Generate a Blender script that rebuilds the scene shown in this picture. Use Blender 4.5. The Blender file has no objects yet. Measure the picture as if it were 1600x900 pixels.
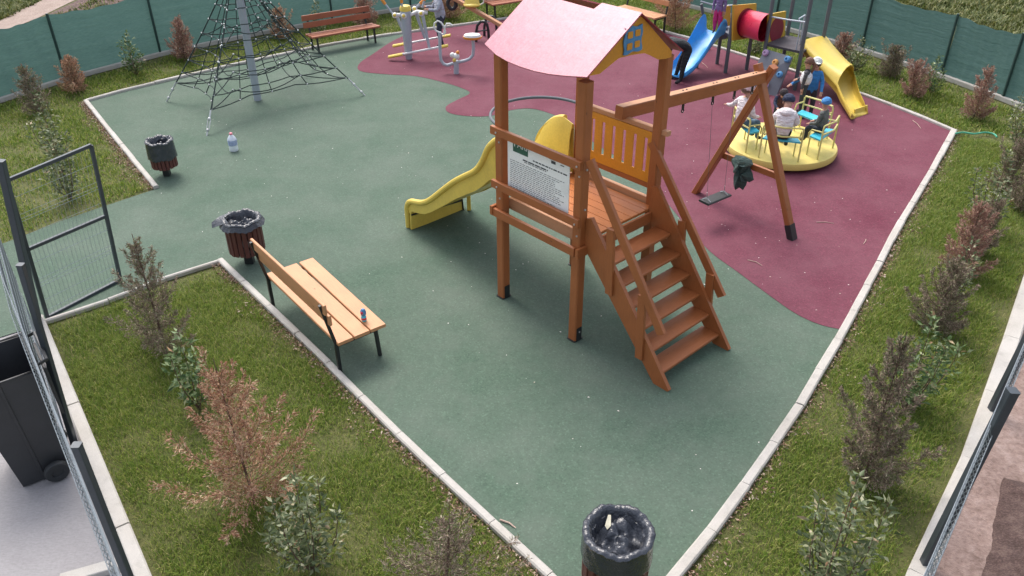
import bpy, bmesh, math, random
import numpy as np
from mathutils import Vector, Matrix, Euler
random.seed(7)
R = math.radians
scene = bpy.context.scene
# ------------------------------------------------------------------ camera, sky, sun, exposure
CAM_H = 5.0
F = 1.60970
PITCH = R(32.7517)
ROLL = R(-0.3348)
cd = bpy.data.cameras.new('camera')
cam = bpy.data.objects.new('camera', cd)
scene.collection.objects.link(cam)
cd.sensor_width = 36.0
cd.lens = 18.0 * F
cd.clip_start = 0.05
cd.clip_end = 600
_cp, _sp, _c, _s = math.cos(PITCH), math.sin(PITCH), math.cos(ROLL), math.sin(ROLL)
_fw = Vector((0, _cp, -_sp)); _up0 = Vector((0, _sp, _cp)); _rt0 = Vector((1, 0, 0))
_rt = _c * _rt0 + _s * _up0
_up = -_s * _rt0 + _c * _up0
m = Matrix((( _rt.x, _up.x, -_fw.x, 0), (_rt.y, _up.y, -_fw.y, 0), (_rt.z, _up.z, -_fw.z, CAM_H), (0, 0, 0, 1)))
cam.matrix_world = m
scene.camera = cam

SUN_EL, SUN_AZ = 56.0, -25.0          # azimuth measured from +Y (view direction) towards +X
world = bpy.data.worlds.new('World'); scene.world = world
world.use_nodes = True
nt = world.node_tree
bg = nt.nodes['Background']
sky = nt.nodes.new('ShaderNodeTexSky'); sky.sky_type = 'NISHITA'; sky.sun_disc = False
sky.sun_elevation = R(SUN_EL); sky.sun_rotation = R(SUN_AZ)
sky.air_density = 1.0; sky.dust_density = 4.0; sky.ozone_density = 1.0
hs_ = nt.nodes.new('ShaderNodeHueSaturation'); hs_.inputs['Saturation'].default_value = .5   # thin overcast
nt.links.new(sky.outputs[0], hs_.inputs['Color']); nt.links.new(hs_.outputs[0], bg.inputs[0]); bg.inputs[1].default_value = 0.15
sd = bpy.data.lights.new('sun', 'SUN'); sd.energy = 1.15; sd.angle = R(26); sd.color = (1.0, 0.93, 0.86)
sun = bpy.data.objects.new('sun', sd); scene.collection.objects.link(sun)
_d = Vector((math.sin(R(SUN_AZ)) * math.cos(R(SUN_EL)), math.cos(R(SUN_AZ)) * math.cos(R(SUN_EL)), math.sin(R(SUN_EL))))
sun.rotation_euler = _d.to_track_quat('Z', 'Y').to_euler()
vs = scene.view_settings
vs.view_transform = 'Standard'; vs.look = 'None'; vs.exposure = 0.95; vs.gamma = 1.0; vs.use_curve_mapping = False
scene.cycles.max_bounces = 6
scene.cycles.transparent_max_bounces = 16

# ------------------------------------------------------------------ survey helpers: photo measurements -> metres
CO = Vector((0, 0, CAM_H))
def ray(px, py):
    return (_fw + ((px - 800) / 800 * _rt - (py - 450) / 800 * _up) / F)
def G(px, py, z=0.0):
    w = ray(px, py)
    return CO + w * ((z - CAM_H) / w.z)
def PX(X):
    d = Vector(X) - CO; z = d.dot(_fw)
    return 800 + d.dot(_rt) / z * F * 800, 450 - d.dot(_up) / z * F * 800
def HT(b, row):
    lo, hi = 0.0, 4.9
    for _ in range(50):
        mm = (lo + hi) / 2
        if PX((b[0], b[1], mm))[1] > row: lo = mm
        else: hi = mm
    return lo
def PL(px, py, o, n):
    w = ray(px, py); n = Vector(n)
    return CO + w * ((Vector(o) - CO).dot(n) / w.dot(n))
def lerp(a, b, t): return a + (b - a) * t

# ------------------------------------------------------------------ materials
def lin(h):
    h = h.lstrip('#'); v = [int(h[i:i + 2], 16) / 255 for i in (0, 2, 4)]
    return tuple((x / 12.92 if x <= .04045 else ((x + .055) / 1.055) ** 2.4) for x in v)
def newmat(name):
    mt = bpy.data.materials.new(name); mt.use_nodes = True
    return mt, mt.node_tree, mt.node_tree.nodes['Principled BSDF']
def node(t, kind, **kw):
    n = t.nodes.new(kind)
    for k, v in kw.items(): setattr(n, k, v)
    return n
def noise(t, src, scale, detail=4, rough=.6, mscale=None):
    if mscale is not None:
        mp = node(t, 'ShaderNodeMapping'); mp.inputs['Scale'].default_value = mscale
        t.links.new(src, mp.inputs[0]); src = mp.outputs[0]
    n = node(t, 'ShaderNodeTexNoise'); n.inputs['Scale'].default_value = scale
    n.inputs['Detail'].default_value = detail; n.inputs['Roughness'].default_value = rough
    t.links.new(src, n.inputs['Vector']); return n.outputs['Fac']
def ramp(t, fac, stops):
    r = node(t, 'ShaderNodeValToRGB'); e = r.color_ramp.elements
    while len(e) < len(stops): e.new(0.5)
    for el, (p, c) in zip(e, stops): el.position = p; el.color = (*c, 1)
    t.links.new(fac, r.inputs[0]); return r.outputs[0]
def mix(t, fac, a, b, mode='MIX'):
    mx = node(t, 'ShaderNodeMix', data_type='RGBA', blend_type=mode)
    for s, v in ((0, fac), (6, a), (7, b)):
        if hasattr(v, 'is_linked'): t.links.new(v, mx.inputs[s])
        elif isinstance(v, tuple): mx.inputs[s].default_value = (*v, 1)
        else: mx.inputs[s].default_value = v
    return mx.outputs[2]
def bump(t, b, h, strength=.3, dist=.01):
    bn = node(t, 'ShaderNodeBump'); bn.inputs['Strength'].default_value = strength; bn.inputs['Distance'].default_value = dist
    t.links.new(h, bn.inputs['Height']); t.links.new(bn.outputs[0], b.inputs['Normal'])
def mul(c, k): return tuple(min(1, x * k) for x in c)

def paint(name, col, rough=.5, vary=.18, metal=0., scale=6, bmp=.0, spec=.5):
    mt, t, b = newmat(name); tc = node(t, 'ShaderNodeTexCoord').outputs['Object']
    n = noise(t, tc, scale, 6, .65)
    n2 = noise(t, tc, scale * 14, 3, .6)
    c = ramp(t, n, [(.3, mul(col, 1 - vary)), (.7, mul(col, 1 + vary))])
    c = mix(t, .35, c, ramp(t, n2, [(.35, mul(col, .8)), (.7, mul(col, 1.12))]))
    t.links.new(c, b.inputs['Base Color'])
    b.inputs['Metallic'].default_value = metal
    gm = noise(t, tc, scale * .7, 7, .72); rg_ = ramp(t, gm, [(.3, (rough * .75,) * 3), (.7, (min(1, rough * 1.35),) * 3)]); t.links.new(rg_, b.inputs['Roughness'])
    c = mix(t, ramp(t, gm, [(.56, (0, 0, 0)), (.78, (.38, .38, .38))]), c, mul((.5 * col[0] + .06, .5 * col[1] + .055, .5 * col[2] + .045), .8)); t.links.new(c, b.inputs['Base Color'])
    b.inputs['Specular IOR Level'].default_value = spec
    if bmp: bump(t, b, n2, bmp, .004)
    return mt
def wood(name, col, dark=.6, rough=.55):
    mt, t, b = newmat(name)
    uv = node(t, 'ShaderNodeUVMap').outputs[0]; tc = node(t, 'ShaderNodeTexCoord').outputs['Object']
    g = noise(t, uv, 9, 6, .62, (1.0, 9, 1)); g2 = noise(t, uv, 60, 3, .6, (.6, 8, 1)); bl = noise(t, tc, 3, 3, .5)
    c = ramp(t, g, [(.28, mul(col, dark * .85)), (.48, col), (.75, mul(col, 1.3))])
    c = mix(t, .45, c, ramp(t, g2, [(.3, mul(col, .66)), (.65, mul(col, 1.15))]))
    c = mix(t, .5, c, ramp(t, bl, [(.3, mul(col, .8)), (.7, mul(col, 1.15))]))
    t.links.new(c, b.inputs['Base Color']); b.inputs['Roughness'].default_value = rough
    kn = node(t, 'ShaderNodeTexVoronoi'); kn.inputs['Scale'].default_value = 5.0; kn.inputs['Randomness'].default_value = 1
    mp2 = node(t, 'ShaderNodeMapping'); mp2.inputs['Scale'].default_value = (.8, 2.2, 1); t.links.new(uv, mp2.inputs[0]); t.links.new(mp2.outputs[0], kn.inputs['Vector'])
    c = mix(t, ramp(t, kn.outputs['Distance'], [(.035, (.75, .75, .75)), (.09, (0, 0, 0))]), c, mul(col, .28)); t.links.new(c, b.inputs['Base Color'])
    bump(t, b, g2, .25, .003)
    return mt
def rubber(name, col, stain):
    mt, t, b = newmat(name); tc = node(t, 'ShaderNodeTexCoord').outputs['Object']
    v = node(t, 'ShaderNodeTexVoronoi'); v.inputs['Scale'].default_value = 78; t.links.new(tc, v.inputs['Vector'])
    sp = node(t, 'ShaderNodeSeparateColor'); t.links.new(v.outputs['Color'], sp.inputs[0])
    g = ramp(t, sp.outputs[0], [(.0, mul(col, .42)), (.25, mul(col, .8)), (.6, mul(col, 1.05)), (.88, mul(col, 1.35)), (1., mul(col, 2.3))])
    f2 = noise(t, tc, 34, 5, .7)
    g = mix(t, .35, g, ramp(t, f2, [(.35, mul(col, .6)), (.62, mul(col, 1.3))]))
    big = noise(t, tc, .9, 6, .62)
    g = mix(t, .6, g, mix(t, ramp(t, big, [(.3, (0, 0, 0)), (.7, (1, 1, 1))]), mul(col, .78), stain))
    blot = noise(t, tc, 3.2, 5, .7)
    g = mix(t, ramp(t, blot, [(.5, (0, 0, 0)), (.8, (.42, .42, .42))]), g, stain)
    t.links.new(g, b.inputs['Base Color']); b.inputs['Roughness'].default_value = .85
    b.inputs['Specular IOR Level'].default_value = .25
    bump(t, b, sp.outputs[0], .35, .003)
    return mt
def concrete(name, col, sc=3.0, lines=False):
    mt, t, b = newmat(name); tc = node(t, 'ShaderNodeTexCoord').outputs['Object']
    n = noise(t, tc, sc, 8, .7); n2 = noise(t, tc, sc * 22, 4, .7); n3 = noise(t, tc, sc * .3, 3, .5)
    c = ramp(t, n, [(.3, mul(col, .5)), (.46, mul(col, .92)), (.75, mul(col, 1.15))])
    c = mix(t, .45, c, ramp(t, n2, [(.3, mul(col, .6)), (.62, mul(col, 1.18))]))
    c = mix(t, .3, c, ramp(t, n3, [(.35, mul((col[0], col[1] * .93, col[2] * .82), .75)), (.65, mul(col, 1.1))]))
    if lines:
        l = noise(t, tc, 30, 3, .6, (0.6, 5.5, 1)); c = mix(t, .35, c, ramp(t, l, [(.35, mul(col, .72)), (.6, mul(col, 1.1))]))
    t.links.new(c, b.inputs['Base Color']); b.inputs['Roughness'].default_value = .9
    bump(t, b, n2, .4, .006)
    return mt
def soil(name, stops, sc=6, bstr=.8):
    mt, t, b = newmat(name); tc = node(t, 'ShaderNodeTexCoord').outputs['Object']
    n = noise(t, tc, sc, 9, .72); n2 = noise(t, tc, sc * 9, 5, .7)
    c = mix(t, .5, ramp(t, n, stops), ramp(t, n2, stops))
    t.links.new(c, b.inputs['Base Color']); b.inputs['Roughness'].default_value = .95
    bump(t, b, n2, bstr, .03)
    return mt
def leafmat(name, stops, rough=.5, trans=.2, patch=None):
    mt, t, b = newmat(name); ge = node(t, 'ShaderNodeNewGeometry'); tc = node(t, 'ShaderNodeTexCoord').outputs['Object']
    c = ramp(t, ge.outputs['Random Per Island'], stops)
    if patch:
        p = noise(t, tc, patch[0], 4, .65)
        c = mix(t, ramp(t, p, [(patch[1], (0, 0, 0)), (patch[2], (.8, .8, .8))]), c, patch[3])
    t.links.new(c, b.inputs['Base Color']); b.inputs['Roughness'].default_value = rough
    out = t.nodes['Material Output']; tr = node(t, 'ShaderNodeBsdfTranslucent'); t.links.new(c, tr.inputs[0])
    ms = node(t, 'ShaderNodeMixShader'); ms.inputs[0].default_value = trans
    t.links.new(b.outputs[0], ms.inputs[1]); t.links.new(tr.outputs[0], ms.inputs[2]); t.links.new(ms.outputs[0], out.inputs[0])
    return mt

M = {}
M['wood'] = wood('stained_wood', (.335, .108, .034), .55, .42)
M['wood_pale'] = wood('pale_wood', (.50, .25, .13), .7, .6)  # paler tone; on tower joists, top rail and beam it paints top light
M['wood_deck'] = wood('deck_wood', (.50, .17, .048), .55, .42)
M['bench_wood'] = wood('bench_wood', (.55, .27, .13), .7)
M['bench_brown'] = wood('bench_red_wood', (.31, .105, .055), .7)
M['maroon_wood'] = wood('maroon_slat', (.105, .030, .026), .6)
M['green_rub'] = rubber('green_rubber', (.078, .130, .092), (.130, .156, .130))
M['maroon_rub'] = rubber('maroon_rubber', (.142, .031, .055), (.19, .078, .10))
M['kerb'] = concrete('kerb_concrete', (.48, .46, .43), 7)
M['pave'] = concrete('paving_concrete', (.31, .30, .31), 2.0, True)
M['yellow'] = paint('yellow_plastic', (.70, .52, .095), .38, .10, scale=3)
M['panel'] = paint('ochre_panel', (.62, .26, .022), .45, .10, scale=3)
M['pink'] = paint('lit_pink_roof', (.52, .14, .235), .38, .10, scale=1.6)  # roof pink brightened as under strong sky light
M['red'] = paint('red_plastic', (.50, .022, .07), .3, .12)
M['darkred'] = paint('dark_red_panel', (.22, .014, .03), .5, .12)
M['blue'] = paint('blue_plastic', (.05, .34, .76), .32, .1)
M['cyan'] = paint('cyan_plastic', (.06, .50, .66), .4, .1)
M['winblue'] = paint('blue_painted_board', (.07, .23, .45), .5, .25, scale=9)
M['steel'] = paint('galvanised_steel', (.42, .44, .46), .4, .12, .6)
M['pipe'] = paint('light_grey_powder_coat', (.40, .44, .50), .35, .08, .1)
M['gpost'] = paint('dark_grey_post', (.10, .115, .13), .45, .12)
M['fpost'] = paint('anthracite_fence_steel', (.060, .072, .085), .42, .15, .2)
M['wire'] = paint('galvanised_wire', (.30, .34, .38), .4, .1, .5)
M['black'] = paint('black_metal', (.018, .020, .022), .4, .2)
M['rope'] = paint('dark_green_rope', (.022, .038, .036), .8, .2)
M['clamp'] = paint('silver_clamp', (.55, .56, .57), .35, .1, .5)
M['gfence'] = paint('green_metal_post', (.018, .05, .045), .5, .15)
M['white'] = paint('white_plastic', (.72, .72, .72), .45, .06)
M['orange'] = paint('orange_plastic', (.70, .25, .03), .4, .1)
M['slate'] = paint('slate_grey_board', (.14, .155, .185), .6, .15)
M['deckgrey'] = paint('dark_deck', (.07, .06, .07), .7, .15)
M['wheelie'] = paint('black_bin_plastic', (.032, .034, .038), .42, .2, bmp=.1)
M['hole'] = paint('bin_interior', (.008, .008, .012), .8, .1)
M['rubber_blk'] = paint('black_rubber', (.022, .025, .028), .6, .2)
M['dirt'] = soil('reddish_dirt', [(.3, (.12, .075, .06)), (.5, (.30, .21, .18)), (.72, (.48, .37, .33))], 2.2)
M['clod'] = soil('dark_soil', [(.3, (.05, .03, .028)), (.5, (.13, .08, .07)), (.68, (.30, .21, .18))], 8, 1.0)
M['track'] = soil('dirt_track', [(.3, (.22, .16, .13)), (.55, (.36, .28, .24)), (.75, (.48, .40, .35))], 3)
M['lawnsoil'] = soil('lawn_soil', [(.3, (.06, .07, .02)), (.5, (.11, .12, .035)), (.68, (.17, .15, .06)), (.8, (.27, .21, .14))], 5)
M['hose'] = paint('green_hose', (.06, .35, .22), .5, .1)
M['skin'] = paint('skin', (.52, .29, .21), .55, .06)
def cloth(n, c):
    mt, t, b = newmat(n); tc = node(t, 'ShaderNodeTexCoord').outputs['Object']; w = noise(t, tc, 11, 3, .55, (1, 1, 2.2)); f = noise(t, tc, 70, 3, .6)
    col = mix(t, .5, ramp(t, w, [(.35, mul(c, .72)), (.62, mul(c, 1.15))]), ramp(t, f, [(.35, mul(c, .85)), (.65, mul(c, 1.1))])); t.links.new(col, b.inputs['Base Color'])
    b.inputs['Roughness'].default_value = .85; bump(t, b, w, .9, .05); return mt
# crumpled bin bag
mt, t, b = newmat('black_bin_bag'); tc = node(t, 'ShaderNodeTexCoord').outputs['Object']
n = noise(t, tc, 10, 4, .65); b.inputs['Base Color'].default_value = (.035, .040, .052, 1); b.inputs['Roughness'].default_value = .22; b.inputs['Coat Weight'].default_value = .25; b.inputs['Coat Roughness'].default_value = .15
bump(t, b, n, .55, .05); M['bag'] = mt
mt, t, b = newmat('lit_pink_sheet'); tc = node(t, 'ShaderNodeTexCoord').outputs['Object']; uv = node(t, 'ShaderNodeUVMap').outputs[0]
n = noise(t, tc, 1.6, 6, .65); n2 = noise(t, tc, 9, 5, .7, (4, .35, 1)); n3 = noise(t, tc, 60, 3, .6)
c = ramp(t, n, [(.3, (.36, .048, .10)), (.7, (.43, .08, .15))]); c = mix(t, .5, c, ramp(t, n2, [(.35, (.34, .045, .095)), (.66, (.48, .13, .205))])); c = mix(t, .15, c, ramp(t, n3, [(.35, (.4, .08, .15)), (.7, (.7, .4, .47))]))
t.links.new(c, b.inputs['Base Color']); b.inputs['Roughness'].default_value = .36; bump(t, b, n, .15, .05); M['roof'] = mt  # brighter pink of the sky-lit slope; the shaded slope gets dark red
# woven windscreen cloth of the back fences
mt, t, b = newmat('green_windscreen'); tc = node(t, 'ShaderNodeTexCoord').outputs['Object']; uv = node(t, 'ShaderNodeUVMap').outputs[0]
n = noise(t, uv, 2.2, 5, .65, (.35, 5, 1)); n2 = noise(t, uv, 42, 3, .6, (.25, 3.0, 1)); n3 = noise(t, uv, 150, 2, .5)
c = ramp(t, n, [(.3, (.085, .175, .155)), (.6, (.125, .235, .212)), (.8, (.19, .30, .28))])
c = mix(t, .4, c, ramp(t, n2, [(.35, (.06, .14, .125)), (.66, (.21, .32, .30))]))
c = mix(t, .25, c, ramp(t, n3, [(.35, (.02, .075, .062)), (.66, (.11, .24, .21))]))
t.links.new(c, b.inputs['Base Color']); b.inputs['Roughness'].default_value = .75; bump(t, b, n, .5, .05); M['screen'] = mt
tr_n = node(t, 'ShaderNodeBsdfTranslucent'); t.links.new(c, tr_n.inputs[0]); ms_n = node(t, 'ShaderNodeMixShader'); ms_n.inputs[0].default_value = .26
t.links.new(b.outputs[0], ms_n.inputs[1]); t.links.new(tr_n.outputs[0], ms_n.inputs[2]); t.links.new(ms_n.outputs[0], t.nodes['Material Output'].inputs[0])
# clear plastic
mt, t, b = newmat('clear_plastic'); b.inputs['Base Color'].default_value = (.80, .86, .92, 1); b.inputs['Roughness'].default_value = .2
b.inputs['Alpha'].default_value = .72; M['clear'] = mt
M['grass'] = leafmat('grass_blades', [(0, (.085, .155, .015)), (.4, (.15, .24, .025)), (.75, (.24, .31, .042)), (.92, (.36, .37, .09)), (1, (.52, .46, .20))], .65, .35, (1.5, .58, .76, (.26, .28, .07)))
M['grass_far'] = leafmat('far_grass_blades', [(0, (.05, .075, .012)), (.4, (.10, .135, .028)), (.8, (.20, .22, .06)), (1, (.38, .34, .16))], .6, .25, (1.2, .5, .7, (.17, .17, .05)))
M['brown_leaf'] = leafmat('browned_conifer', [(0, (.20, .09, .05)), (.3, (.42, .21, .13)), (.65, (.58, .35, .23)), (.9, (.68, .52, .37)), (1, (.28, .28, .10))], .7, .15)
M['grey_leaf'] = leafmat('greyed_conifer', [(0, (.11, .08, .06)), (.35, (.26, .19, .145)), (.65, (.40, .31, .24)), (.8, (.50, .44, .30)), (.82, (.14, .20, .07)), (1, (.22, .27, .11))], .7, .15)
M['red_leaf'] = leafmat('reddish_conifer', [(0, (.19, .085, .065)), (.4, (.40, .21, .165)), (.8, (.52, .34, .26)), (1, (.50, .45, .30))], .7, .15)
M['laurel'] = leafmat('laurel_leaf', [(0, (.05, .10, .03)), (.4, (.10, .17, .055)), (.75, (.18, .25, .10)), (.93, (.34, .38, .20)), (1, (.36, .20, .10))], .5, .2)
M['laurel_dry'] = leafmat('dull_laurel_leaf', [(0, (.06, .09, .035)), (.4, (.13, .17, .075)), (.75, (.23, .26, .13)), (.93, (.44, .43, .28)), (1, (.36, .20, .11))], .5, .2)
M['bark'] = paint('bark', (.13, .08, .06), .9, .3, scale=20)
M['petal'] = leafmat('fallen_petals', [(0, (.62, .58, .54)), (.6, (.76, .72, .68)), (1, (.45, .38, .30))], .7, .1)
M['twig'] = paint('bare_twig', (.50, .36, .30), .8, .2)

# ------------------------------------------------------------------ mesh helpers
def link(o, parent=None):
    scene.collection.objects.link(o)
    if parent is not None: o.parent = parent
    return o
def tag(o, label=None, cat=None, group=None, kind=None):
    if label: o['label'] = label
    if cat: o['category'] = cat
    if group: o['group'] = group
    if kind: o['kind'] = kind
    return o
def thing(name, label, cat, loc=(0, 0, 0), rz=0.0, group=None):
    o = bpy.data.objects.new(name, None); o.empty_display_size = .1
    o.location = loc; o.rotation_euler = (0, 0, rz)
    link(o); return tag(o, label, cat, group)
def wmat(o):
    if o is None: return Matrix.Identity(4)
    mm = Matrix.Translation(o.location) @ o.rotation_euler.to_matrix().to_4x4() @ Matrix.Diagonal((*o.scale, 1))
    return wmat(o.parent) @ mm
class MB:
    def __init__(s): s.v = []; s.f = []; s.uv = []; s.sm = []
    def quad_uv(s, n): return [(0, 0), (1, 0), (1, 1), (0, 1)][:n] if n <= 4 else [(0, 0)] * n
    def add(s, vs, fs, uvs=None, smooth=False):
        k = len(s.v); s.v += [tuple(p) for p in vs]
        for i, f in enumerate(fs):
            s.f.append(tuple(a + k for a in f)); s.uv.append(uvs[i] if uvs else s.quad_uv(len(f))); s.sm.append(smooth)
        return s
    def beam(s, a, b, w, h, up=(0, 0, 1), bev=0.0):
        a, b = Vector(a), Vector(b); d = (b - a); L = d.length; d = d / L
        up = Vector(up); sx = d.cross(up)
        if sx.length < 1e-4: sx = d.cross(Vector((1, 0, 0)))
        sx.normalize(); sz = sx.cross(d); ru, rv = random.random() * 40, random.random() * 40
        if bev <= 0: bev = min(w, h) * .10
        prof = [(-w/2+bev, -h/2), (w/2-bev, -h/2), (w/2, -h/2+bev), (w/2, h/2-bev), (w/2-bev, h/2), (-w/2+bev, h/2), (-w/2, h/2-bev), (-w/2, -h/2+bev)]
        vs = [a + sx * x + sz * z for x, z in prof] + [b + sx * x + sz * z for x, z in prof]
        fs = []; uvs = []; per = 0
        for i in range(8):
            j = (i + 1) % 8; l = math.dist(prof[i], prof[j])
            fs.append((i, j, 8 + j, 8 + i)); uvs.append([(ru, rv + per), (ru, rv + per + l), (ru + L, rv + per + l), (ru + L, rv + per)]); per += l
        fs.append(tuple(range(7, -1, -1))); uvs.append([(ru + prof[i][1] * .1, rv + prof[i][0]) for i in range(7, -1, -1)])
        fs.append(tuple(range(8, 16))); uvs.append([(ru + prof[i][1] * .1, rv + prof[i][0]) for i in range(8)])
        return s.add(vs, fs, uvs)
    def box(s, c, size, rz=0.0):
        c = Vector(c); d = Vector((math.cos(rz), math.sin(rz), 0)) * (size[0] / 2)
        return s.beam(c - d, c + d, size[1], size[2], bev=min(size) * .06 + 1e-4)
    def prism(s, pts, n, th, smooth=False):
        """polygon pts extruded along vector n by th"""
        n = Vector(n).normalized(); pts = [Vector(p) for p in pts]; k = len(pts)
        ax = (pts[1] - pts[0]).normalized(); ay = n.cross(ax); ru = random.random() * 20
        uvf = lambda p: (ru + (p - pts[0]).dot(ax), (p - pts[0]).dot(ay))
        vs = pts + [p + n * th for p in pts]
        fs = [tuple(range(k - 1, -1, -1)), tuple(range(k, 2 * k))]
        uvs = [[uvf(pts[i]) for i in range(k - 1, -1, -1)], [uvf(pts[i]) for i in range(k)]]
        for i in range(k):
            j = (i + 1) % k; fs.append((i, j, k + j, k + i)); l = (pts[j] - pts[i]).length
            uvs.append([(ru, 0), (ru + l, 0), (ru + l, th), (ru, th)])
        return s.add(vs, fs, uvs, smooth)
    def tube(s, pts, r, n=10, closed=False, cap=True):
        pts = [Vector(p) for p in pts]; k = len(pts); rs = r if isinstance(r, (list, tuple)) else [r] * k
        rings = []; prev = None
        for i, p in enumerate(pts):
            if closed: d = pts[(i + 1) % k] - pts[i - 1]
            else: d = pts[min(i + 1, k - 1)] - pts[max(i - 1, 0)]
            d.normalize()
            if prev is None:
                x = d.cross(Vector((0, 0, 1)))
                if x.length < .01: x = d.cross(Vector((1, 0, 0)))
            else:
                x = prev - d * prev.dot(d)
                if x.length < .01: x = d.cross(Vector((1, 0, 0)))
            x.normalize(); prev = x; y = d.cross(x)
            rings.append([p + (x * math.cos(a) + y * math.sin(a)) * rs[i] for a in [2 * math.pi * q / n for q in range(n)]])
        vs = [v for rg in rings for v in rg]; fs = []
        for i in range(k if closed else k - 1):
            i2 = (i + 1) % k
            for q in range(n):
                q2 = (q + 1) % n; fs.append((i * n + q, i * n + q2, i2 * n + q2, i2 * n + q))
        if cap and not closed:
            fs.append(tuple(range(n - 1, -1, -1))); fs.append(tuple((k - 1) * n + q for q in range(n)))
        return s.add(vs, fs, None, True)
    def lathe(s, prof, c=(0, 0, 0), n=24, rot=None, wob=None):
        """prof: list (r,z)"""
        c = Vector(c); vs = []; fs = []
        for (r_, z) in prof:
            for q in range(n):
                a = 2 * math.pi * q / n; rr = r_ * (1 + (wob(a, z) if wob else 0))
                p = Vector((rr * math.cos(a), rr * math.sin(a), z))
                if rot is not None: p = rot @ p
                vs.append(c + p)
        for i in range(len(prof) - 1):
            for q in range(n):
                q2 = (q + 1) % n; fs.append((i * n + q, i * n + q2, (i + 1) * n + q2, (i + 1) * n + q))
        fs.append(tuple(range(n - 1, -1, -1))); fs.append(tuple((len(prof) - 1) * n + q for q in range(n)))
        return s.add(vs, fs, None, True)
    def ball(s, c, r, n=10, sc=(1, 1, 1)):
        c = Vector(c); pr = [(r * math.sin(math.pi * i / n) + 1e-4, -r * math.cos(math.pi * i / n)) for i in range(n + 1)]
        vs = []; fs = []; k = n + 2
        for rr, z in pr:
            for q in range(k):
                a = 2 * math.pi * q / k; vs.append(c + Vector((rr * math.cos(a) * sc[0], rr * math.sin(a) * sc[1], z * sc[2])))
        for i in range(n):
            for q in range(k):
                q2 = (q + 1) % k; fs.append((i * k + q, i * k + q2, (i + 1) * k + q2, (i + 1) * k + q))
        return s.add(vs, fs, None, True)
    def build(s, name, mat, parent=None, local=False, autosmooth=35):
        me = bpy.data.meshes.new(name)
        vs = s.v
        if parent is not None and not local:
            im = wmat(parent).inverted(); vs = [tuple(im @ Vector(p)) for p in vs]
        me.from_pydata([tuple(p) for p in vs], [], s.f)
        uvl = me.uv_layers.new(name='UVMap')
        flat = [c for fu in s.uv for q in fu for c in q]
        uvl.data.foreach_set('uv', flat)
        me.polygons.foreach_set('use_smooth', s.sm)
        me.materials.append(mat); me.update()
        if any(s.sm):
            try: me.set_sharp_from_angle(angle=R(autosmooth))
            except Exception: pass
        return link(bpy.data.objects.new(name, me), parent)
def npmesh(name, V, polys, mat, parent=None):
    """V (N,3) float, polys list of arrays (k, nverts) -> mesh"""
    me = bpy.data.meshes.new(name)
    me.vertices.add(len(V)); me.vertices.foreach_set('co', np.asarray(V, np.float32).ravel())
    loops = np.concatenate([p.ravel() for p in polys]); sizes = np.concatenate([np.full(len(p), p.shape[1]) for p in polys])
    me.loops.add(len(loops)); me.loops.foreach_set('vertex_index', loops.astype(np.int32))
    me.polygons.add(len(sizes)); st = np.concatenate([[0], np.cumsum(sizes)[:-1]])
    me.polygons.foreach_set('loop_start', st.astype(np.int32)); me.polygons.foreach_set('loop_total', sizes.astype(np.int32))
    me.materials.append(mat); me.update(calc_edges=True)
    return link(bpy.data.objects.new(name, me), parent)
def sheet(name, pts, z, mat, kind='structure'):
    """flat ground sheet from world outline points"""
    from mathutils.geometry import tessellate_polygon
    P_ = []
    for p in pts:
        if not P_ or (Vector((p[0], p[1])) - Vector(P_[-1][:2])).length > .004: P_.append((p[0], p[1], z))
    tr = tessellate_polygon([[Vector(p) for p in P_]]); fs = []
    for a, b, c in tr:
        A, B, C_ = Vector(P_[a]), Vector(P_[b]), Vector(P_[c])
        fs.append((a, b, c) if (B - A).cross(C_ - A).z > 0 else (c, b, a))
    me = bpy.data.meshes.new(name); me.from_pydata(P_, [], fs); me.materials.append(mat); me.update()
    o = link(bpy.data.objects.new(name, me)); o['kind'] = kind
    return o
def smooth_poly(pts, closed=False, k=6):
    pts = [Vector((p[0], p[1], 0)) for p in pts]; out = []; n = len(pts)
    for i in range(n if closed else n - 1):
        p0, p1, p2, p3 = (pts[(i - 1) % n] if (closed or i > 0) else pts[0]), pts[i], pts[(i + 1) % n], (pts[(i + 2) % n] if (closed or i + 2 < n) else pts[-1])
        for j in range(k):
            t_ = j / k
            out.append(.5 * ((2 * p1) + (p2 - p0) * t_ + (2 * p0 - 5 * p1 + 4 * p2 - p3) * t_ ** 2 + (3 * p1 - p0 - 3 * p2 + p3) * t_ ** 3))
    if not closed: out.append(pts[-1])
    return out
def inside(P_, poly):
    x, y = P_[:, 0], P_[:, 1]; r = np.zeros(len(P_), bool); n = len(poly)
    for i in range(n):
        x1, y1 = poly[i][0], poly[i][1]; x2, y2 = poly[(i + 1) % n][0], poly[(i + 1) % n][1]
        c_ = ((y1 > y) != (y2 > y)); xi = (x2 - x1) * (y - y1) / ((y2 - y1) + 1e-12) + x1
        r ^= c_ & (x < xi)
    return r
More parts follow.
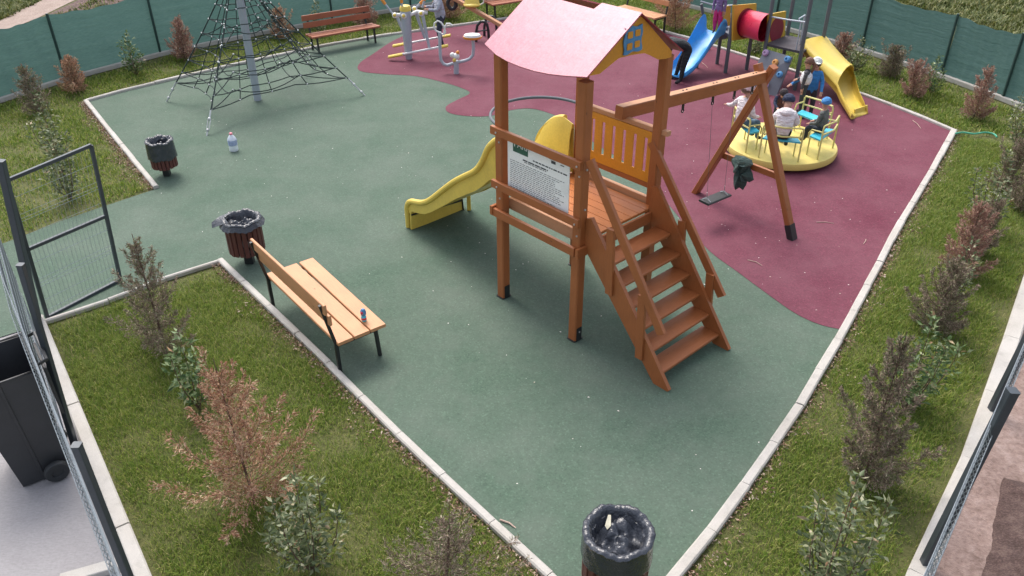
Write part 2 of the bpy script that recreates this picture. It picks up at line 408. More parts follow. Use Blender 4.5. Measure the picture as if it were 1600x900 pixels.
# ================================================================== THE SETTING
def gp(pts, z=0.0): return [G(p[0], p[1], z) for p in pts]
def ext(a, b, d):   # point d metres beyond b on the line a->b
    a, b = Vector(a), Vector(b); return b + (b - a).normalized() * d
LEFT_EDGE = [(135, 160), (190, 229), (245, 296), (345, 410), (422, 484), (505, 563), (600, 661), (725, 780), (855, 900), (962, 998)]
RIGHT_EDGE = [(962, 998), (1060, 900), (1120, 823), (1180, 740), (1252, 632), (1320, 516), (1362, 436), (1400, 362), (1450, 279), (1490, 207)]
BACK_L = [(135, 160), (200, 142), (350, 107), (415, 93), (500, 74), (595, 58), (740, 38), (890, 17)]
BACK_R = [(890, 17), (960, 31), (1040, 52), (1107, 71), (1182, 95), (1277, 125), (1350, 151), (1420, 177), (1490, 207)]
BLF = [(-150, 205), (0, 161), (105, 127), (252, 88), (390, 58), (520, 35), (642, 14), (850, -18)]
BRF = [(850, -18), (960, -14), (1075, 12), (1210, 43), (1345, 81), (1469, 122), (1565, 158), (1660, 196)]
LF = [(70, 499), (128, 684), (238, 902)]
RFL = [(1600, 433), (1567, 533), (1500, 722), (1417, 900)]
base = sheet('ground', [(-150, -60), (150, -60), (150, 260), (-150, 260)], -0.004, M['lawnsoil'])
ent_far = [(245, 296), (170, 321), (100, 345), (10, 380)]
ent_near = [(72, 506), (140, 484), (215, 457), (280, 430), (345, 411)]
rub = gp(BACK_L[:-1]) + gp(BACK_R) + gp(RIGHT_EDGE[::-1][1:]) + gp(LEFT_EDGE[::-1][1:])
lf_dir = (G(238, 902) - G(70, 499)).normalized()
lf_out = Vector((-lf_dir.y, lf_dir.x, 0)); lf_out = -lf_out if lf_out.x > 0 else lf_out
p1 = G(10, 380); p2 = G(72, 506)
path = gp([(247, 290), (360, 415)]) + gp(ent_near[::-1]) + [p2 + lf_out * 1.2, p2 + lf_out * 5 + lf_dir * .4, p1 + lf_out * 5 - lf_dir * .3, p1 + lf_out * .6] + gp(ent_far[::-1])
rub = gp(BACK_L[:-1]) + gp(BACK_R) + gp(RIGHT_EDGE[::-1][1:]) + gp(LEFT_EDGE[::-1][1:7]) + gp(ent_near[::-1]) + path[-len(ent_far) - 4:-len(ent_far)] + gp(ent_far[::-1]) + gp(LEFT_EDGE[1:2])
sheet('rubber_floor', rub, 0.012, M['green_rub'])
a0 = ext(G(238, 902), G(70, 499), 2.0); a1 = ext(G(70, 499), G(238, 902), 5)
sheet('pavement', [a0 + lf_out * .05, a1 + lf_out * .05, a1 + lf_out * 7, a0 + lf_out * 7], 0.003, M['pave'])
# maroon play zone, a wavy island in the green floor
mz = [(640, 53), (612, 66), (585, 84), (562, 100), (563, 112), (600, 117), (648, 120), (690, 129), (722, 139), (734, 147), (715, 157), (697, 168), (703, 178), (735, 183), (768, 182), (800, 173), (830, 171), (858, 178), (885, 190), (925, 222), (975, 254), (1012, 286), (1045, 322), (1078, 362), (1112, 397), (1150, 425), (1192, 456), (1240, 490), (1278, 508), (1311, 516)]
edge = smooth_poly([G(*p) for p in mz])
inner = gp([(1320, 512), (1362, 434), (1400, 359), (1450, 277), (1489, 207)]) + gp(BACK_R[::-1][1:]) + gp([(740, 39)])
sheet('rubber_patch', list(edge) + inner, 0.016, M['maroon_rub'])

# kerb stones round the play floor
kb = MB()
def kerb_line(pts, w=.07, h=.03, zc=.028, step=.62, off=0.0):
    P_ = [G(*p) for p in pts]; seg = [(P_[i + 1] - P_[i]).length for i in range(len(P_) - 1)]; L = sum(seg)
    def at(s):
        s = max(0, min(L, s)); i = 0
        while i < len(seg) - 1 and s > seg[i]: s -= seg[i]; i += 1
        d = (P_[i + 1] - P_[i]).normalized(); return P_[i] + d * s + Vector((-d.y, d.x, 0)) * off
    k = max(1, round(L / step))
    for i in range(k):
        g_ = .004; j = random.uniform(-.004, .004); z = zc + random.uniform(-.004, .004)
        kb.beam(at(L * i / k + g_) + Vector((j, 0, z)), at(L * (i + 1) / k - g_) + Vector((0, j, z)), w + random.uniform(-.006, .006), h * 2, bev=.012)
kerb_line(LEFT_EDGE[:3]); kerb_line(LEFT_EDGE[3:]); kerb_line(RIGHT_EDGE, w=.085); kerb_line(BACK_L, w=.06); kerb_line(BACK_R, w=.06)
kerb_line(ent_near, w=.05, zc=.022)
k = kb.build('kerb', M['kerb']); k['kind'] = 'structure'

# ground outside the right-hand fence: lumpy dirt
rfd = (G(1417, 900) - G(1600, 433)).normalized(); rfo = Vector((-rfd.y, rfd.x, 0)); rfo = -rfo if rfo.x < 0 else rfo
def lumpy(name, o, du, dv, lu, lv, nu, nv, amp, mat, seed=1, edge0=0.0, mound=0.0):
    rng = np.random.RandomState(seed); hgt = np.zeros((nu, nv))
    for oc in (4, 9, 20, 45, 90):
        g_ = rng.rand(oc + 2, oc + 2); x = np.linspace(0, oc, nu); y = np.linspace(0, oc, nv); xi = x.astype(int); yi = y.astype(int); fx = (x - xi)[:, None]; fy = (y - yi)[None]
        fx = fx * fx * (3 - 2 * fx); fy = fy * fy * (3 - 2 * fy)
        hgt += ((g_[np.ix_(xi, yi)] * (1 - fx) + g_[np.ix_(xi + 1, yi)] * fx) * (1 - fy) + (g_[np.ix_(xi, yi + 1)] * (1 - fx) + g_[np.ix_(xi + 1, yi + 1)] * fx) * fy - .5) / oc ** .75
    U_, V_ = np.meshgrid(np.linspace(0, lu, nu), np.linspace(0, lv, nv), indexing='ij')
    co = np.array(o)[None, None] + U_[..., None] * np.array(du) + V_[..., None] * np.array(dv)
    co[..., 2] = edge0 + hgt * amp * np.clip(V_ / .5, .15, 1)
    if mound: co[..., 2] += mound * (np.clip(np.minimum(np.minimum(U_, lu - U_), V_) / .45, 0, 1) - .55)
    idx = np.arange(nu * nv).reshape(nu, nv); q = np.stack([idx[:-1, :-1], idx[1:, :-1], idx[1:, 1:], idx[:-1, 1:]], -1).reshape(-1, 4)
    ob = npmesh(name, co.reshape(-1, 3), [q], mat); ob.data.polygons.foreach_set('use_smooth', [True] * len(q)); ob['kind'] = 'structure'; return ob
lumpy('dirt', ext(G(1417, 900), G(1600, 433), 4) + rfo * .10, rfd, rfo, 10, 5, 260, 130, .22, M['dirt'], 3, .05)
lumpy('soil', G(1500, 905) + rfo * .02 - rfd * 1.3, rfd, rfo, 2.9, 3, 170, 180, .6, M['clod'], 8, .11, .22)
# beyond the back-left fence: dirt track and gravel strip
sheet('track', gp([(-40, 66), (0, 52), (60, 28), (118, 0), (170, -26), (118, -26), (68, 0), (30, 17), (0, 32), (-40, 48)]), 0.006, M['track'])
sheet('gravel', gp([(40, 42), (120, 22), (200, 2), (320, -26), (180, -26), (118, 2), (62, 29), (30, 44)]), 0.003, M['clod'])

# lawns of real blades
rng = np.random.RandomState(5)
def blades(poly, n, hmin, hmax, w):
    P_ = np.array([(p[0], p[1]) for p in poly]); lo, hi = P_.min(0), P_.max(0); out = []
    while sum(len(o) for o in out) < n:
        q = lo + rng.rand(n, 2) * (hi - lo); out.append(q[inside(q, P_)])
    q = np.concatenate(out)[:n]
    # thin, worn patches
    f = np.sin(q[:, 0] * 2.3 + 1.7 * np.sin(q[:, 1] * 1.9)) * np.sin(q[:, 1] * 2.9 + 1.3 * np.cos(q[:, 0] * 2.1)) + .5 * np.sin(q[:, 0] * 7.1 + q[:, 1] * 5.3) * np.sin(q[:, 1] * 8.3 - q[:, 0] * 3.1)
    dmin = np.full(len(q), 9.)
    for i in range(len(P_)):
        a_, b_ = P_[i], P_[(i + 1) % len(P_)]; ab = b_ - a_; tt = np.clip(((q - a_) @ ab) / (ab @ ab), 0, 1); dmin = np.minimum(dmin, np.linalg.norm(q - a_ - tt[:, None] * ab, axis=1))
    wv = .5 + .5 * np.sin(q[:, 0] * 5.1 + 1.3 * np.sin(q[:, 1] * 4.3))
    keep = rng.rand(len(q)) < np.clip(1.15 - .55 * (f + .3), .35, 1) * np.clip(dmin / (.08 + .16 * wv), .18, 1); q = q[keep]; f = f[keep]; n = len(q)
    a = rng.rand(n) * 2 * np.pi; h = (hmin + (hmax - hmin) * rng.rand(n) ** 2) * np.clip(1.1 - .25 * f, .7, 1.5); ww = w * (.7 + .6 * rng.rand(n)); le = h * (.25 + .9 * rng.rand(n))
    dx, dy = np.cos(a), np.sin(a); sx, sy = -dy, dx; z0 = np.zeros(n)
    mk = lambda px, py, pz: np.stack([px, py, pz], -1)
    v0 = mk(q[:, 0] - sx * ww / 2, q[:, 1] - sy * ww / 2, z0); v1 = mk(q[:, 0] + sx * ww / 2, q[:, 1] + sy * ww / 2, z0)
    mx_, my_ = q[:, 0] + dx * le * .35, q[:, 1] + dy * le * .35
    v2 = mk(mx_ + sx * ww * .4, my_ + sy * ww * .4, h * .62); v3 = mk(mx_ - sx * ww * .4, my_ - sy * ww * .4, h * .62)
    v4 = mk(q[:, 0] + dx * le, q[:, 1] + dy * le, h * (.75 + .25 * rng.rand(n)))
    return np.stack([v0, v1, v2, v3, v4], 1).reshape(-1, 3), n
def lawn(name, sets, mat):
    Vs = []; tot = 0
    for s in sets:
        v, n = blades(*s); Vs.append(v); tot += n
    V = np.concatenate(Vs); i = np.arange(tot)[:, None] * 5
    o = npmesh(name, V, [i + np.array([[0, 1, 2, 3]]), i + np.array([[3, 2, 4]])], mat)
    o['kind'] = 'stuff'; return o
lawn_left = gp([(76, 508), (215, 461), (340, 415), (415, 487), (498, 566), (593, 664), (718, 783), (848, 903), (955, 1005), (900, 1090), (420, 1090), (246, 902), (138, 684)])
lawn_back_l = gp([(-120, 430), (10, 380), (100, 345), (170, 321), (240, 297), (185, 229), (130, 160), (200, 140), (350, 105), (500, 72), (740, 36), (880, 15), (850, -12), (642, 17), (520, 38), (390, 61), (252, 91), (105, 130), (-100, 192)])
lawn_back_r = gp([(890, 12), (960, 28), (1040, 49), (1182, 92), (1277, 122), (1350, 148), (1420, 174), (1490, 203), (1700, 240), (1660, 202), (1565, 162), (1469, 126), (1345, 85), (1210, 47), (1075, 15), (960, -10), (850, -12)])
lawn_right = gp([(1497, 207), (1458, 281), (1410, 364), (1370, 440), (1328, 520), (1260, 636), (1189, 744), (1128, 828), (1068, 905), (985, 998), (1050, 1080), (1330, 1080), (1412, 900), (1494, 722), (1561, 533), (1596, 433), (1680, 250)])
lawn('grass', [(lawn_left, 125000, .02, .065, .0048), (lawn_right, 145000, .02, .07, .005), (lawn_back_l, 60000, .03, .07, .010), (lawn_back_r, 60000, .03, .08, .010)], M['grass'])
far_l = gp([(-60, 60), (0, 34), (60, 6), (90, -25), (-60, -25)]); far_l2 = gp([(0, 56), (100, 34), (180, 8), (260, -24), (200, -24), (60, 34)])
far_r = gp([(1340, -26), (1410, 6), (1460, 26), (1530, 48), (1680, 96), (1680, -26)])
lawn('meadow_grass', [(far_l, 9000, .05, .14, .03), (far_l2, 1200, .04, .10, .03), (far_r, 22000, .05, .16, .028)], M['grass_far'])

# ================================================================== FENCES
def screen_fence(name, label, pts, h, group=None):
    t_ = thing(name, label, 'fence', G(*pts[len(pts) // 2]), 0, group)
    P_ = [G(*p) for p in pts]; pl = MB()
    for i in range(len(P_) - 1):
        a, b = P_[i], P_[i + 1]; d = (b - a); L = d.length; d.normalize(); n_ = Vector((-d.y, d.x, 0))
        pl.beam(a + Vector((0, 0, .045)), b + Vector((0, 0, .045)), .07, .09, bev=.01)
        nu, nv = 26, 12; vs = []; fs = []; uvs = []
        for u in range(nu + 1):
            for v in range(nv + 1):
                s = u / nu; q = v / nv
                bow = .035 * math.sin(math.pi * s) * math.sin(math.pi * q) + .010 * math.sin(s * 19 + q * 6 + i) + .006 * math.sin(s * 47 + i * 2)
                top = h - .05 * math.sin(math.pi * s) + .012 * math.sin(s * 23 + i)
                vs.append(a + d * L * s + n_ * (bow + .03) + Vector((0, 0, .08 + (top - .08) * q)))
        for u in range(nu):
            for v in range(nv):
                k0 = u * (nv + 1) + v; fs.append((k0, k0 + nv + 1, k0 + nv + 2, k0 + 1))
                uvs.append([(i * 3 + L * u / nu, h * v / nv), (i * 3 + L * (u + 1) / nu, h * v / nv), (i * 3 + L * (u + 1) / nu, h * (v + 1) / nv), (i * 3 + L * u / nu, h * (v + 1) / nv)])
        MB().add(vs, fs, uvs, True).build('windscreen_cloth', M['screen'], t_)
        MB().beam(b, b + Vector((0, 0, h + .03)), .038, .038).build('post', M['gfence'], t_)
    pl.build('plinth', M['kerb'], t_)
    return t_
screen_fence('screened_fence', 'green cloth-covered fence running behind the rope net along the back left', BLF, 1.20)
screen_fence('screened_fence', 'green cloth-covered fence behind the yellow slide along the back right', BRF[1:], 1.13)

def wire_panel(a, b, z0, z1, parent, name='wire_panel', step=.055, folds=((.2, .3), (.75, .85)), dep=.035, nrm=None, r=.0022, hstep=.2):
    """welded wire panel between ground points a,b with folded stiffening bands"""
    a, b = Vector(a), Vector(b); d = (b - a); L = d.length; d.normalize(); n_ = nrm or Vector((-d.y, d.x, 0)); mb = MB(); H_ = z1 - z0
    def off(q):
        o_ = 0
        for f0, f1 in folds:
            if f0 < q < f1: o_ = dep * (1 - abs((q - (f0 + f1) / 2) / ((f1 - f0) / 2)))
        return o_
    qs = sorted(set([0, 1] + [f for ff in folds for f in (ff[0], (ff[0] + ff[1]) / 2, ff[1])]))
    k = int(L / step)
    for i in range(k + 1):
        p = a + d * (L * i / k)
        mb.tube([p + n_ * off(q) + Vector((0, 0, z0 + H_ * q)) for q in qs], r, 4)
    hs = [q / 100 for q in range(0, 101, int(100 * hstep / H_))] + [f for ff in folds for f in (ff[0], (ff[0] + ff[1]) / 2, ff[1])] + [1.0]
    for q in hs:
        mb.tube([a + n_ * off(q) + Vector((0, 0, z0 + H_ * q)), b + n_ * off(q) + Vector((0, 0, z0 + H_ * q))], r * 1.3, 4)
    return mb.build(name, M['wire'], parent)
def steel_post(b, t_, parent, w=.048, name='post'):
    o = MB().beam(b, t_, w, w, up=(0, 1, 0)).build(name, M['fpost'], parent)
    d = (Vector(t_) - Vector(b)).normalized()
    MB().beam(Vector(t_), Vector(t_) + d * .012, w + .004, w + .004, up=(0, 1, 0)).build('cap', M['fpost'], o)
    return o
# left fence (entrance side)
lfence = thing('wire_fence', 'grey wire mesh fence on a concrete strip beside the black wheeled bin', 'fence', G(128, 690))
q = MB(); A_ = ext(G(238, 902), G(70, 499), -.02) + lf_out * .055; B_ = ext(G(70, 499), G(238, 902), 1.2) + lf_out * .055
for i in range(3): q.beam(lerp(A_, B_, i / 3) + Vector((0, 0, .03)) - lf_out * .0, lerp(A_, B_, (i + 1) / 3 - .003) + Vector((0, 0, .03)), .11, .10, bev=.012)
q.build('plinth', M['kerb'], lfence)
pa = G(68, 505) + lf_out * .05; pb = G(128, 690) + lf_out * .06; pc = G(120, 697, 1.78); pc = Vector((pc.x, pc.y, 0)); pd = pc + (pc - pb)
tops = []
for p, tp in ((pb, G(32, 415, 1.79)), (pc, None), (pd, None)):
    tp = tp or p + Vector((0, 0, 1.78)); steel_post(p, tp, lfence)
for a, b in ((pa, pb), (pb, pc), (pc, pd)): wire_panel(a + lf_out * .04, b + lf_out * .04, .08, 1.74, lfence, nrm=lf_out)
# fence going away beyond the gate, outside the frame on the left
sl_ = MB().beam(G(95, 908, .03), G(186, 882, .03), .10, .06).build('pavement_edge', M['kerb']); sl_['kind'] = 'structure'
# gate standing open
gb0, gb1 = G(72, 500), G(190, 440); gd = (gb1 - gb0).normalized(); gn = Vector((-gd.y, gd.x, 0))
gate = thing('gate', 'grey tubular gate with fine wire mesh standing open over the green path', 'gate', gb0)
steel_post(pa, Vector((pa.x, pa.y, 0)) + (G(8, 283, 1.64) - Vector((pa.x, pa.y, 0))).normalized() * 1.85, gate, .07, 'hinge_post')
c4 = [PL(x, y, gb0, gn) for x, y in ((74, 496), (188, 437), (142, 227), (11, 282))]
midl, midr = PL(38, 392, gb0, gn), PL(164, 338, gb0, gn)
fr = MB()
for a, b in ((c4[0], c4[1]), (c4[1], c4[2]), (c4[2], c4[3]), (c4[3], c4[0]), (midl, midr)): fr.beam(a, b, .036, .036, up=gn)
fr.build('gate_frame', M['fpost'], gate)
def quadmesh(c, nu, nv, r, name, parent, bands=()):
    mb = MB()
    for i in range(1, nu): mb.tube([lerp(c[0], c[1], i / nu), lerp(c[3], c[2], i / nu)], r, 4)
    for v in list(bands): mb.tube([lerp(c[0], c[3], v), lerp(c[1], c[2], v)], r * 1.5, 4)
    return mb.build(name, M['wire'], parent)
quadmesh([c4[0], c4[1], midr, midl], 20, 0, .0015, 'wire_panel', gate, (.1, .25, .45, .5, .56, .8))
quadmesh([midl, midr, c4[2], c4[3]], 20, 0, .0012, 'wire_panel', gate, (.2, .40, .44, .5, .75))
ho = MB().beam(PL(164, 341, gb0, gn) + gn * .03, PL(155, 345, gb0, gn) + gn * .03, .02, .03).build('latch', M['steel'], gate)
# right-hand fence
rfence = thing('wire_fence', 'grey wire mesh fence on a concrete strip along the reddish dirt at the right', 'fence', G(1440, 890))
q = MB(); A_ = ext(G(1417, 900), G(1600, 433), 3) + rfo * .06; B_ = ext(G(1600, 433), G(1417, 900), 1.5) + rfo * .06
RP = [A_] + [p + rfo * .065 for p in gp([(1600, 433), (1567, 533), (1500, 722), (1417, 900)])] + [B_]
for i in range(len(RP) - 1):
    k = max(1, int((RP[i + 1] - RP[i]).length / 1.0))
    for j in range(k): q.beam(lerp(RP[i], RP[i + 1], j / k) + Vector((0, 0, .03)), lerp(RP[i], RP[i + 1], (j + 1) / k) + Vector((0, 0, .03)) - rfd * .004, .15, .10, bev=.014)
q.build('plinth', M['kerb'], rfence)
rb = [G(1440, 890), G(1545, 650)]; rb.append(rb[1] + (rb[1] - rb[0]) * .9); rb.append(rb[2] + (rb[1] - rb[0])); rb.insert(0, rb[0] + (rb[0] - rb[1]))
lean = G(1582, 612, 1.68) - Vector((rb[1].x, rb[1].y, 0))
for p in rb: steel_post(p, p + lean, rfence, .065)
for a, b in zip(rb[:-1], rb[1:]):
    a2, b2 = a + rfo * .05, b + rfo * .05
    o = wire_panel(a2, b2, .08, 1.66, rfence, nrm=rfo)

# ================================================================== PLAY TOWER with slide, stairs and swing beam
TC = Vector((0.67198, 7.56432, 0)); TA = R(-47.62)
EU = Vector((math.cos(TA), math.sin(TA), 0)); EV = Vector((-EU.y, EU.x, 0)); UZ = Vector((0, 0, 1))
def W(x, y, z): return TC + EU * x + EV * y + UZ * z
def onx(px, py, x): return PL(px, py, W(x, 0, 0), EU)
def ony(px, py, y): return PL(px, py, W(0, y, 0), EV)
tower = thing('play_tower', 'wooden play tower with pink roof, stairs, yellow wave slide and swing beam', 'play tower', TC, TA)
S2 = .54; PW = .105
for x, y in ((-S2, -S2), (S2, -S2), (S2, S2), (-S2 + .07, S2 - .02)):
    z = 2.70
    o = MB().beam(W(x, y, .02), W(x, y, z), PW, PW, up=EU, bev=.012).build('post', M['wood'], tower)
    MB().beam(W(x + PW / 2 + .004, y, .0), W(x + PW / 2 + .004, y, .17), .07, .007, up=EU).beam(W(x + .0, y - .0, .0), W(x, y, .022), PW + .03, PW + .01, up=EU).build('steel_shoe', M['black'], o)
# frame joists and deck
j = MB()
for y in (-S2 - PW / 2 - .02,): j.beam(W(-S2 - .09, y, 1.06), W(S2 + .02, y, 1.06), .035, .09)
j.build('side_rail', M['wood'], tower)
MB().beam(W(S2 + PW / 2 + .02, -S2 - .11, 1.075), W(S2 + PW / 2 + .02, S2 + .1, 1.075), .035, .10).build('joist', M['wood'], tower)
MB().beam(W(-S2 - PW / 2 - .02, -S2 - .1, 1.075), W(-S2 - PW / 2 - .02, S2 + .1, 1.075), .035, .10).build('joist', M['wood'], tower)
MB().beam(W(-S2, -.43, 1.12), W(S2, -.43, 1.12), .04, .13).build('joist', M['wood_pale'], tower)  # pale wood: light on the upper edge put into the colour
MB().beam(W(-S2 + .05, S2 + .0, 1.16), W(S2 - .05, S2 + .0, 1.16), .05, .14).build('joist', M['wood_pale'], tower)  # top-lit board, its brightness painted by the paler wood
dk = MB(); nb = 8
for i in range(nb):
    y = -.40 + (.90 / nb) * (i + .5); dk.beam(W(-S2 + .0, y, 1.155), W(S2 + .045, y, 1.155), .90 / nb - .006, .03, bev=.004)
dk.build('deck', M['wood_deck'], tower)
# rails on the sign side
for z in (1.955, 1.38):
    MB().beam(W(-S2 - .07, -S2 - PW / 2 - .02, z), W(S2 + .055, -S2 - PW / 2 - .02, z), .038, .085).build('side_rail', M['wood'], tower)
# bolts
for x in (-S2, S2):
    for z in (1.84, 1.95, 1.37, 1.23):
        q_ = .042 if z in (1.95, 1.37) else .001
        MB().beam(W(x + .02, -S2 - PW / 2 - q_, z), W(x + .02, -S2 - PW / 2 - q_ - .008, z), .016, .016).build('bolt', M['clamp'], tower)
for z in (1.5, 1.9, .12): MB().beam(W(S2 + PW / 2, -S2, z), W(S2 + PW / 2 + .012, -S2, z), .016, .016).build('bolt', M['clamp'], tower)
# ochre slotted panel on the far side
pan = MB(); y = S2 - .03; x0, x1, z0, z1 = -S2 + PW / 2, S2 - PW / 2, 1.40, 1.93
ns = 7; bw = (x1 - x0) / ns
pan.beam(W(x0, y, 1.45), W(x1, y, 1.45), .016, .105, bev=.002); pan.beam(W(x0, y, 1.895), W(x1, y, 1.895), .016, .075, bev=.002)
for i in range(ns + 1):
    xa = x0 + bw * (i - .5) + .02 if i > 0 else x0; xb = x0 + bw * (i + .5) - .02 if i < ns else x1
    pan.beam(W((xa + xb) / 2, y, 1.5026), W((xa + xb) / 2, y, 1.8574), xb - xa, .016, up=EV, bev=.002)
pan.build('slotted_panel', M['panel'], tower)
MB().beam(W(-S2 + .09, S2 - .01, 1.96), W(S2 + .12, S2 + .0, 1.96), .06, .05).build('side_rail', M['wood_pale'], tower)  # lit look of the rail comes from the pale wood colour
MB().beam(W(-S2 + .05, S2 - .01, 1.365), W(S2 - .05, S2 - .01, 1.365), .045, .06).build('side_rail', M['wood'], tower)
# info sign
sg = thing('info_sign', 'white printed notice board behind the rails of the play tower', 'sign', W(0, -S2 + .03, 1.6), TA)
del sg['label']; del sg['category']; sg.parent = tower; sg.location = (0, -S2 + .03, 1.6); sg.rotation_euler = (0, 0, 0)
sx0, sx1, sz0, sz1 = -.44, .40, 1.34, 1.95
ys = -S2 - .012
MB().beam(W((sx0 + sx1) / 2, ys, sz0), W((sx0 + sx1) / 2, ys, sz1), sx1 - sx0, .008, up=EV, bev=.001).build('board', paint('white_board', (.86, .88, .86), .35, .03), sg)
def text_mesh(txt, size, ext_=.0012):
    cu = bpy.data.curves.new('text', 'FONT'); cu.body = txt; cu.size = size; cu.extrude = ext_
    ob = bpy.data.objects.new('text', cu); scene.collection.objects.link(ob)
    me = bpy.data.meshes.new_from_object(ob); bpy.data.objects.remove(ob); return me
def put_text(txt, size, org, dx, dz, dn, mat, name, parent):
    me = text_mesh(txt, size); mb = MB()
    vs = [org + dx * v.co.x + dz * v.co.y + dn * v.co.z for v in me.vertices]
    mb.add(vs, [tuple(p.vertices) for p in me.polygons]); return mb.build(name, mat, parent)
ink = paint('dark_ink', (.05, .055, .06), .7); inkg = paint('green_print', (.03, .11, .07), .6, .5, scale=20)
yy = ys - .0055
MB().beam(W(-.36 + .105, yy, 1.79), W(-.36 + .105, yy, 1.94), .21, .003, up=EV, bev=.0005).build('picture', inkg, sg)
put_text('PARK', .095, W(-.345, yy - .003, 1.845), EU, UZ, -EV, M['white'], 'lettering', sg)
lg = MB(); lg.beam(W(.13, yy, 1.875), W(.21, yy, 1.875), .003, .015, bev=.0005).beam(W(.165, yy, 1.845), W(.22, yy, 1.845), .003, .028, bev=.0005).beam(W(.28, yy, 1.88), W(.33, yy, 1.88), .003, .012, bev=.0005).beam(W(.285, yy, 1.85), W(.33, yy, 1.85), .003, .008, bev=.0005)
rr = random.Random(3)
def words(z, x0, x1, h, lo=.015, hi=.05):
    x = x0
    while x < x1:
        w_ = rr.uniform(lo, hi); lg.beam(W(x, yy, z), W(min(x + w_, x1), yy, z), .003, h, bev=.0003); x += w_ + .012
words(1.775, -.08, .37, .012); words(1.74, -.22, .12, .013, .04, .09); words(1.722, -.2, .1, .006)
for i in range(16): words(1.69 - i * .0205, -.40, rr.choice((.30, .22, .33, .1, .34, .28)), .0042)
lg.build('printed_text', ink, sg)
# roof: two sheets and a gable at each end
RY, RZ = .02, 3.19
EYL, EZL = -.64, 2.775
nL = (onx(913, 121, .6) - onx(999, 20, .6)).cross(EU).normalized(); nL = -nL if nL.z < 0 else nL
A_ = onx(999, 20, .6)
front = [(915, 121), (898, 120.8), (880, 119.5), (858, 117), (836, 112.5), (815, 106), (795, 98), (776, 87), (758, 70)]
pts = [PL(x, y, A_, nL) for x, y in front]
back_top = W(-.66, .0, RZ); back_top = A_ - EU * 1.27
nt0, nt1 = A_ - EU * .42, A_ - EU * .95      # the notch cut into the ridge edge
dn = (pts[0] - A_).normalized()
pts += [back_top, nt1, nt1 + dn * .075 + EU * .03, nt0 + dn * .085 - EU * .03, nt0, A_ + EU * .035, pts[0] + EU * .02]
pts.pop(0); 
MB().prism(pts, nL, .012).build('roof_sheet', M['roof'], tower)
mt_, t_, b_ = newmat('roof_edge'); b_.inputs['Base Color'].default_value = (.25, .03, .05, 1)
Rr = [A_ + EU * .035, A_ - EU * 1.27]; dR = (W(0, .66, 2.745) - W(0, RY, RZ)).normalized(); LR = (W(0, .66, 2.745) - W(0, RY, RZ)).length
MB().prism([Rr[0], Rr[1], Rr[1] + dR * LR, lerp(Rr[0], Rr[1], .5) + dR * (LR + .06), Rr[0] + dR * LR], EU.cross(dR), -.012).build('roof_sheet', M['darkred'], tower)  # far slope: shade on its underside put in as dark red colour
gpx = [(999, 21), (913.5, 120), (937, 115.5), (952, 103), (967, 91), (987, 86), (1007, 83), (1018, 87), (1029, 93), (1040, 92), (1049, 89), (1050, 80)]
gl = [onx(x, y, .60) for x, y in gpx]
MB().prism(gl, EU, -.02).build('gable', M['panel'], tower)
MB().prism([p - EU * 1.22 for p in gl], EU, -.02).build('gable', M['panel'], tower)
# painted window on the gable
wf = MB(); tl, tr_, br_, bl_ = [onx(x, y, .606) for x, y in ((976, 44), (1003, 38), (1001, 77), (973, 86))]
def bil(u, v): return lerp(lerp(bl_, br_, u), lerp(tl, tr_, u), v)
out = []
for i in range(40):
    a = i / 40 * 4; sd_ = int(a); f = a - sd_; w_ = .035 * math.sin(f * math.pi * 3 + sd_)
    out.append({0: bil(f, -w_), 1: bil(1 + w_, f), 2: bil(1 - f, 1 + w_), 3: bil(-w_, 1 - f)}[sd_])
wf.prism(out, EU, .010); win = wf.build('window', M['winblue'], tower)
for cu_, cv_ in ((.29, .27), (.72, .29), (.29, .71), (.72, .73)):
    pp = []
    for i in range(16):
        a = i / 16 * 2 * math.pi; k_ = 1 / max(abs(math.cos(a)), abs(math.sin(a))) ** .75
        pp.append(bil(cu_ + .145 * math.cos(a) * k_, cv_ + .13 * math.sin(a) * k_) + EU * .0105)
    MB().prism(pp, EU, .006).build('pane', M['panel'], win)
# stairs
stp = MB()
def stringer(y, far=False):
    y0, y1 = (y - .02, y + .02); prof = [(.585, 1.10), (.60, 1.40), (.66, 1.43), (1.73, .03), (1.70, .0), (1.56, .0)]
    if far: prof = [(.585, 1.08), (.60, 1.42), (.68, 1.44), (1.74, .03), (1.72, .0), (1.56, .0)]
    MB().prism([W(x, y0, z) for x, z in prof], EV, .04).build('stringer', M['wood'], tower)
stringer(-.50); stringer(.44, True)
for k in range(6):
    z = .135 + .172 * k; xf = 1.60 - .142 * k
    MB().beam(W(xf - .10, -.478, z), W(xf - .10, .418, z), .21, .032, bev=.006).build('tread', M['wood'], tower)
    for yy_ in (-.465, .405): MB().beam(W(xf - .17, yy_, z - .035), W(xf - .03, yy_, z - .035), .025, .035).build('tread_cleat', M['wood_pale'], tower)
MB().beam(W(.62, -.478, 1.10), W(.62, .418, 1.10), .03, .10).build('riser', M['wood'], tower)
# handrails and their uprights
a, b = ony(922, 250, -.56), ony(1034, 522, -.56); MB().beam(a, b, .04, .09).build('handrail', M['wood'], tower)
a, b = ony(1018, 222, .50), ony(1128, 463, .50); MB().beam(a, b, .04, .09).build('handrail', M['wood'], tower)
for a, b, yv in (((955, 358), (957, 462), -.53), ((1004, 462), (1003, 562), -.53), ((1066, 345), (1062, 400), .47), ((1110, 428), (1104, 485), .47)):
    p, q_ = ony(*a, yv), ony(*b, yv); q_ = Vector((p.x, p.y, q_.z)) + EU * .03; MB().beam(p, q_, .085, .035, up=EV).build('upright', M['wood'], tower)
g_ = MB().beam(W(1.60, .455, .02), W(1.68, .455, .06), .05, .004, up=EV).build('steel_shoe', M['steel'], tower)
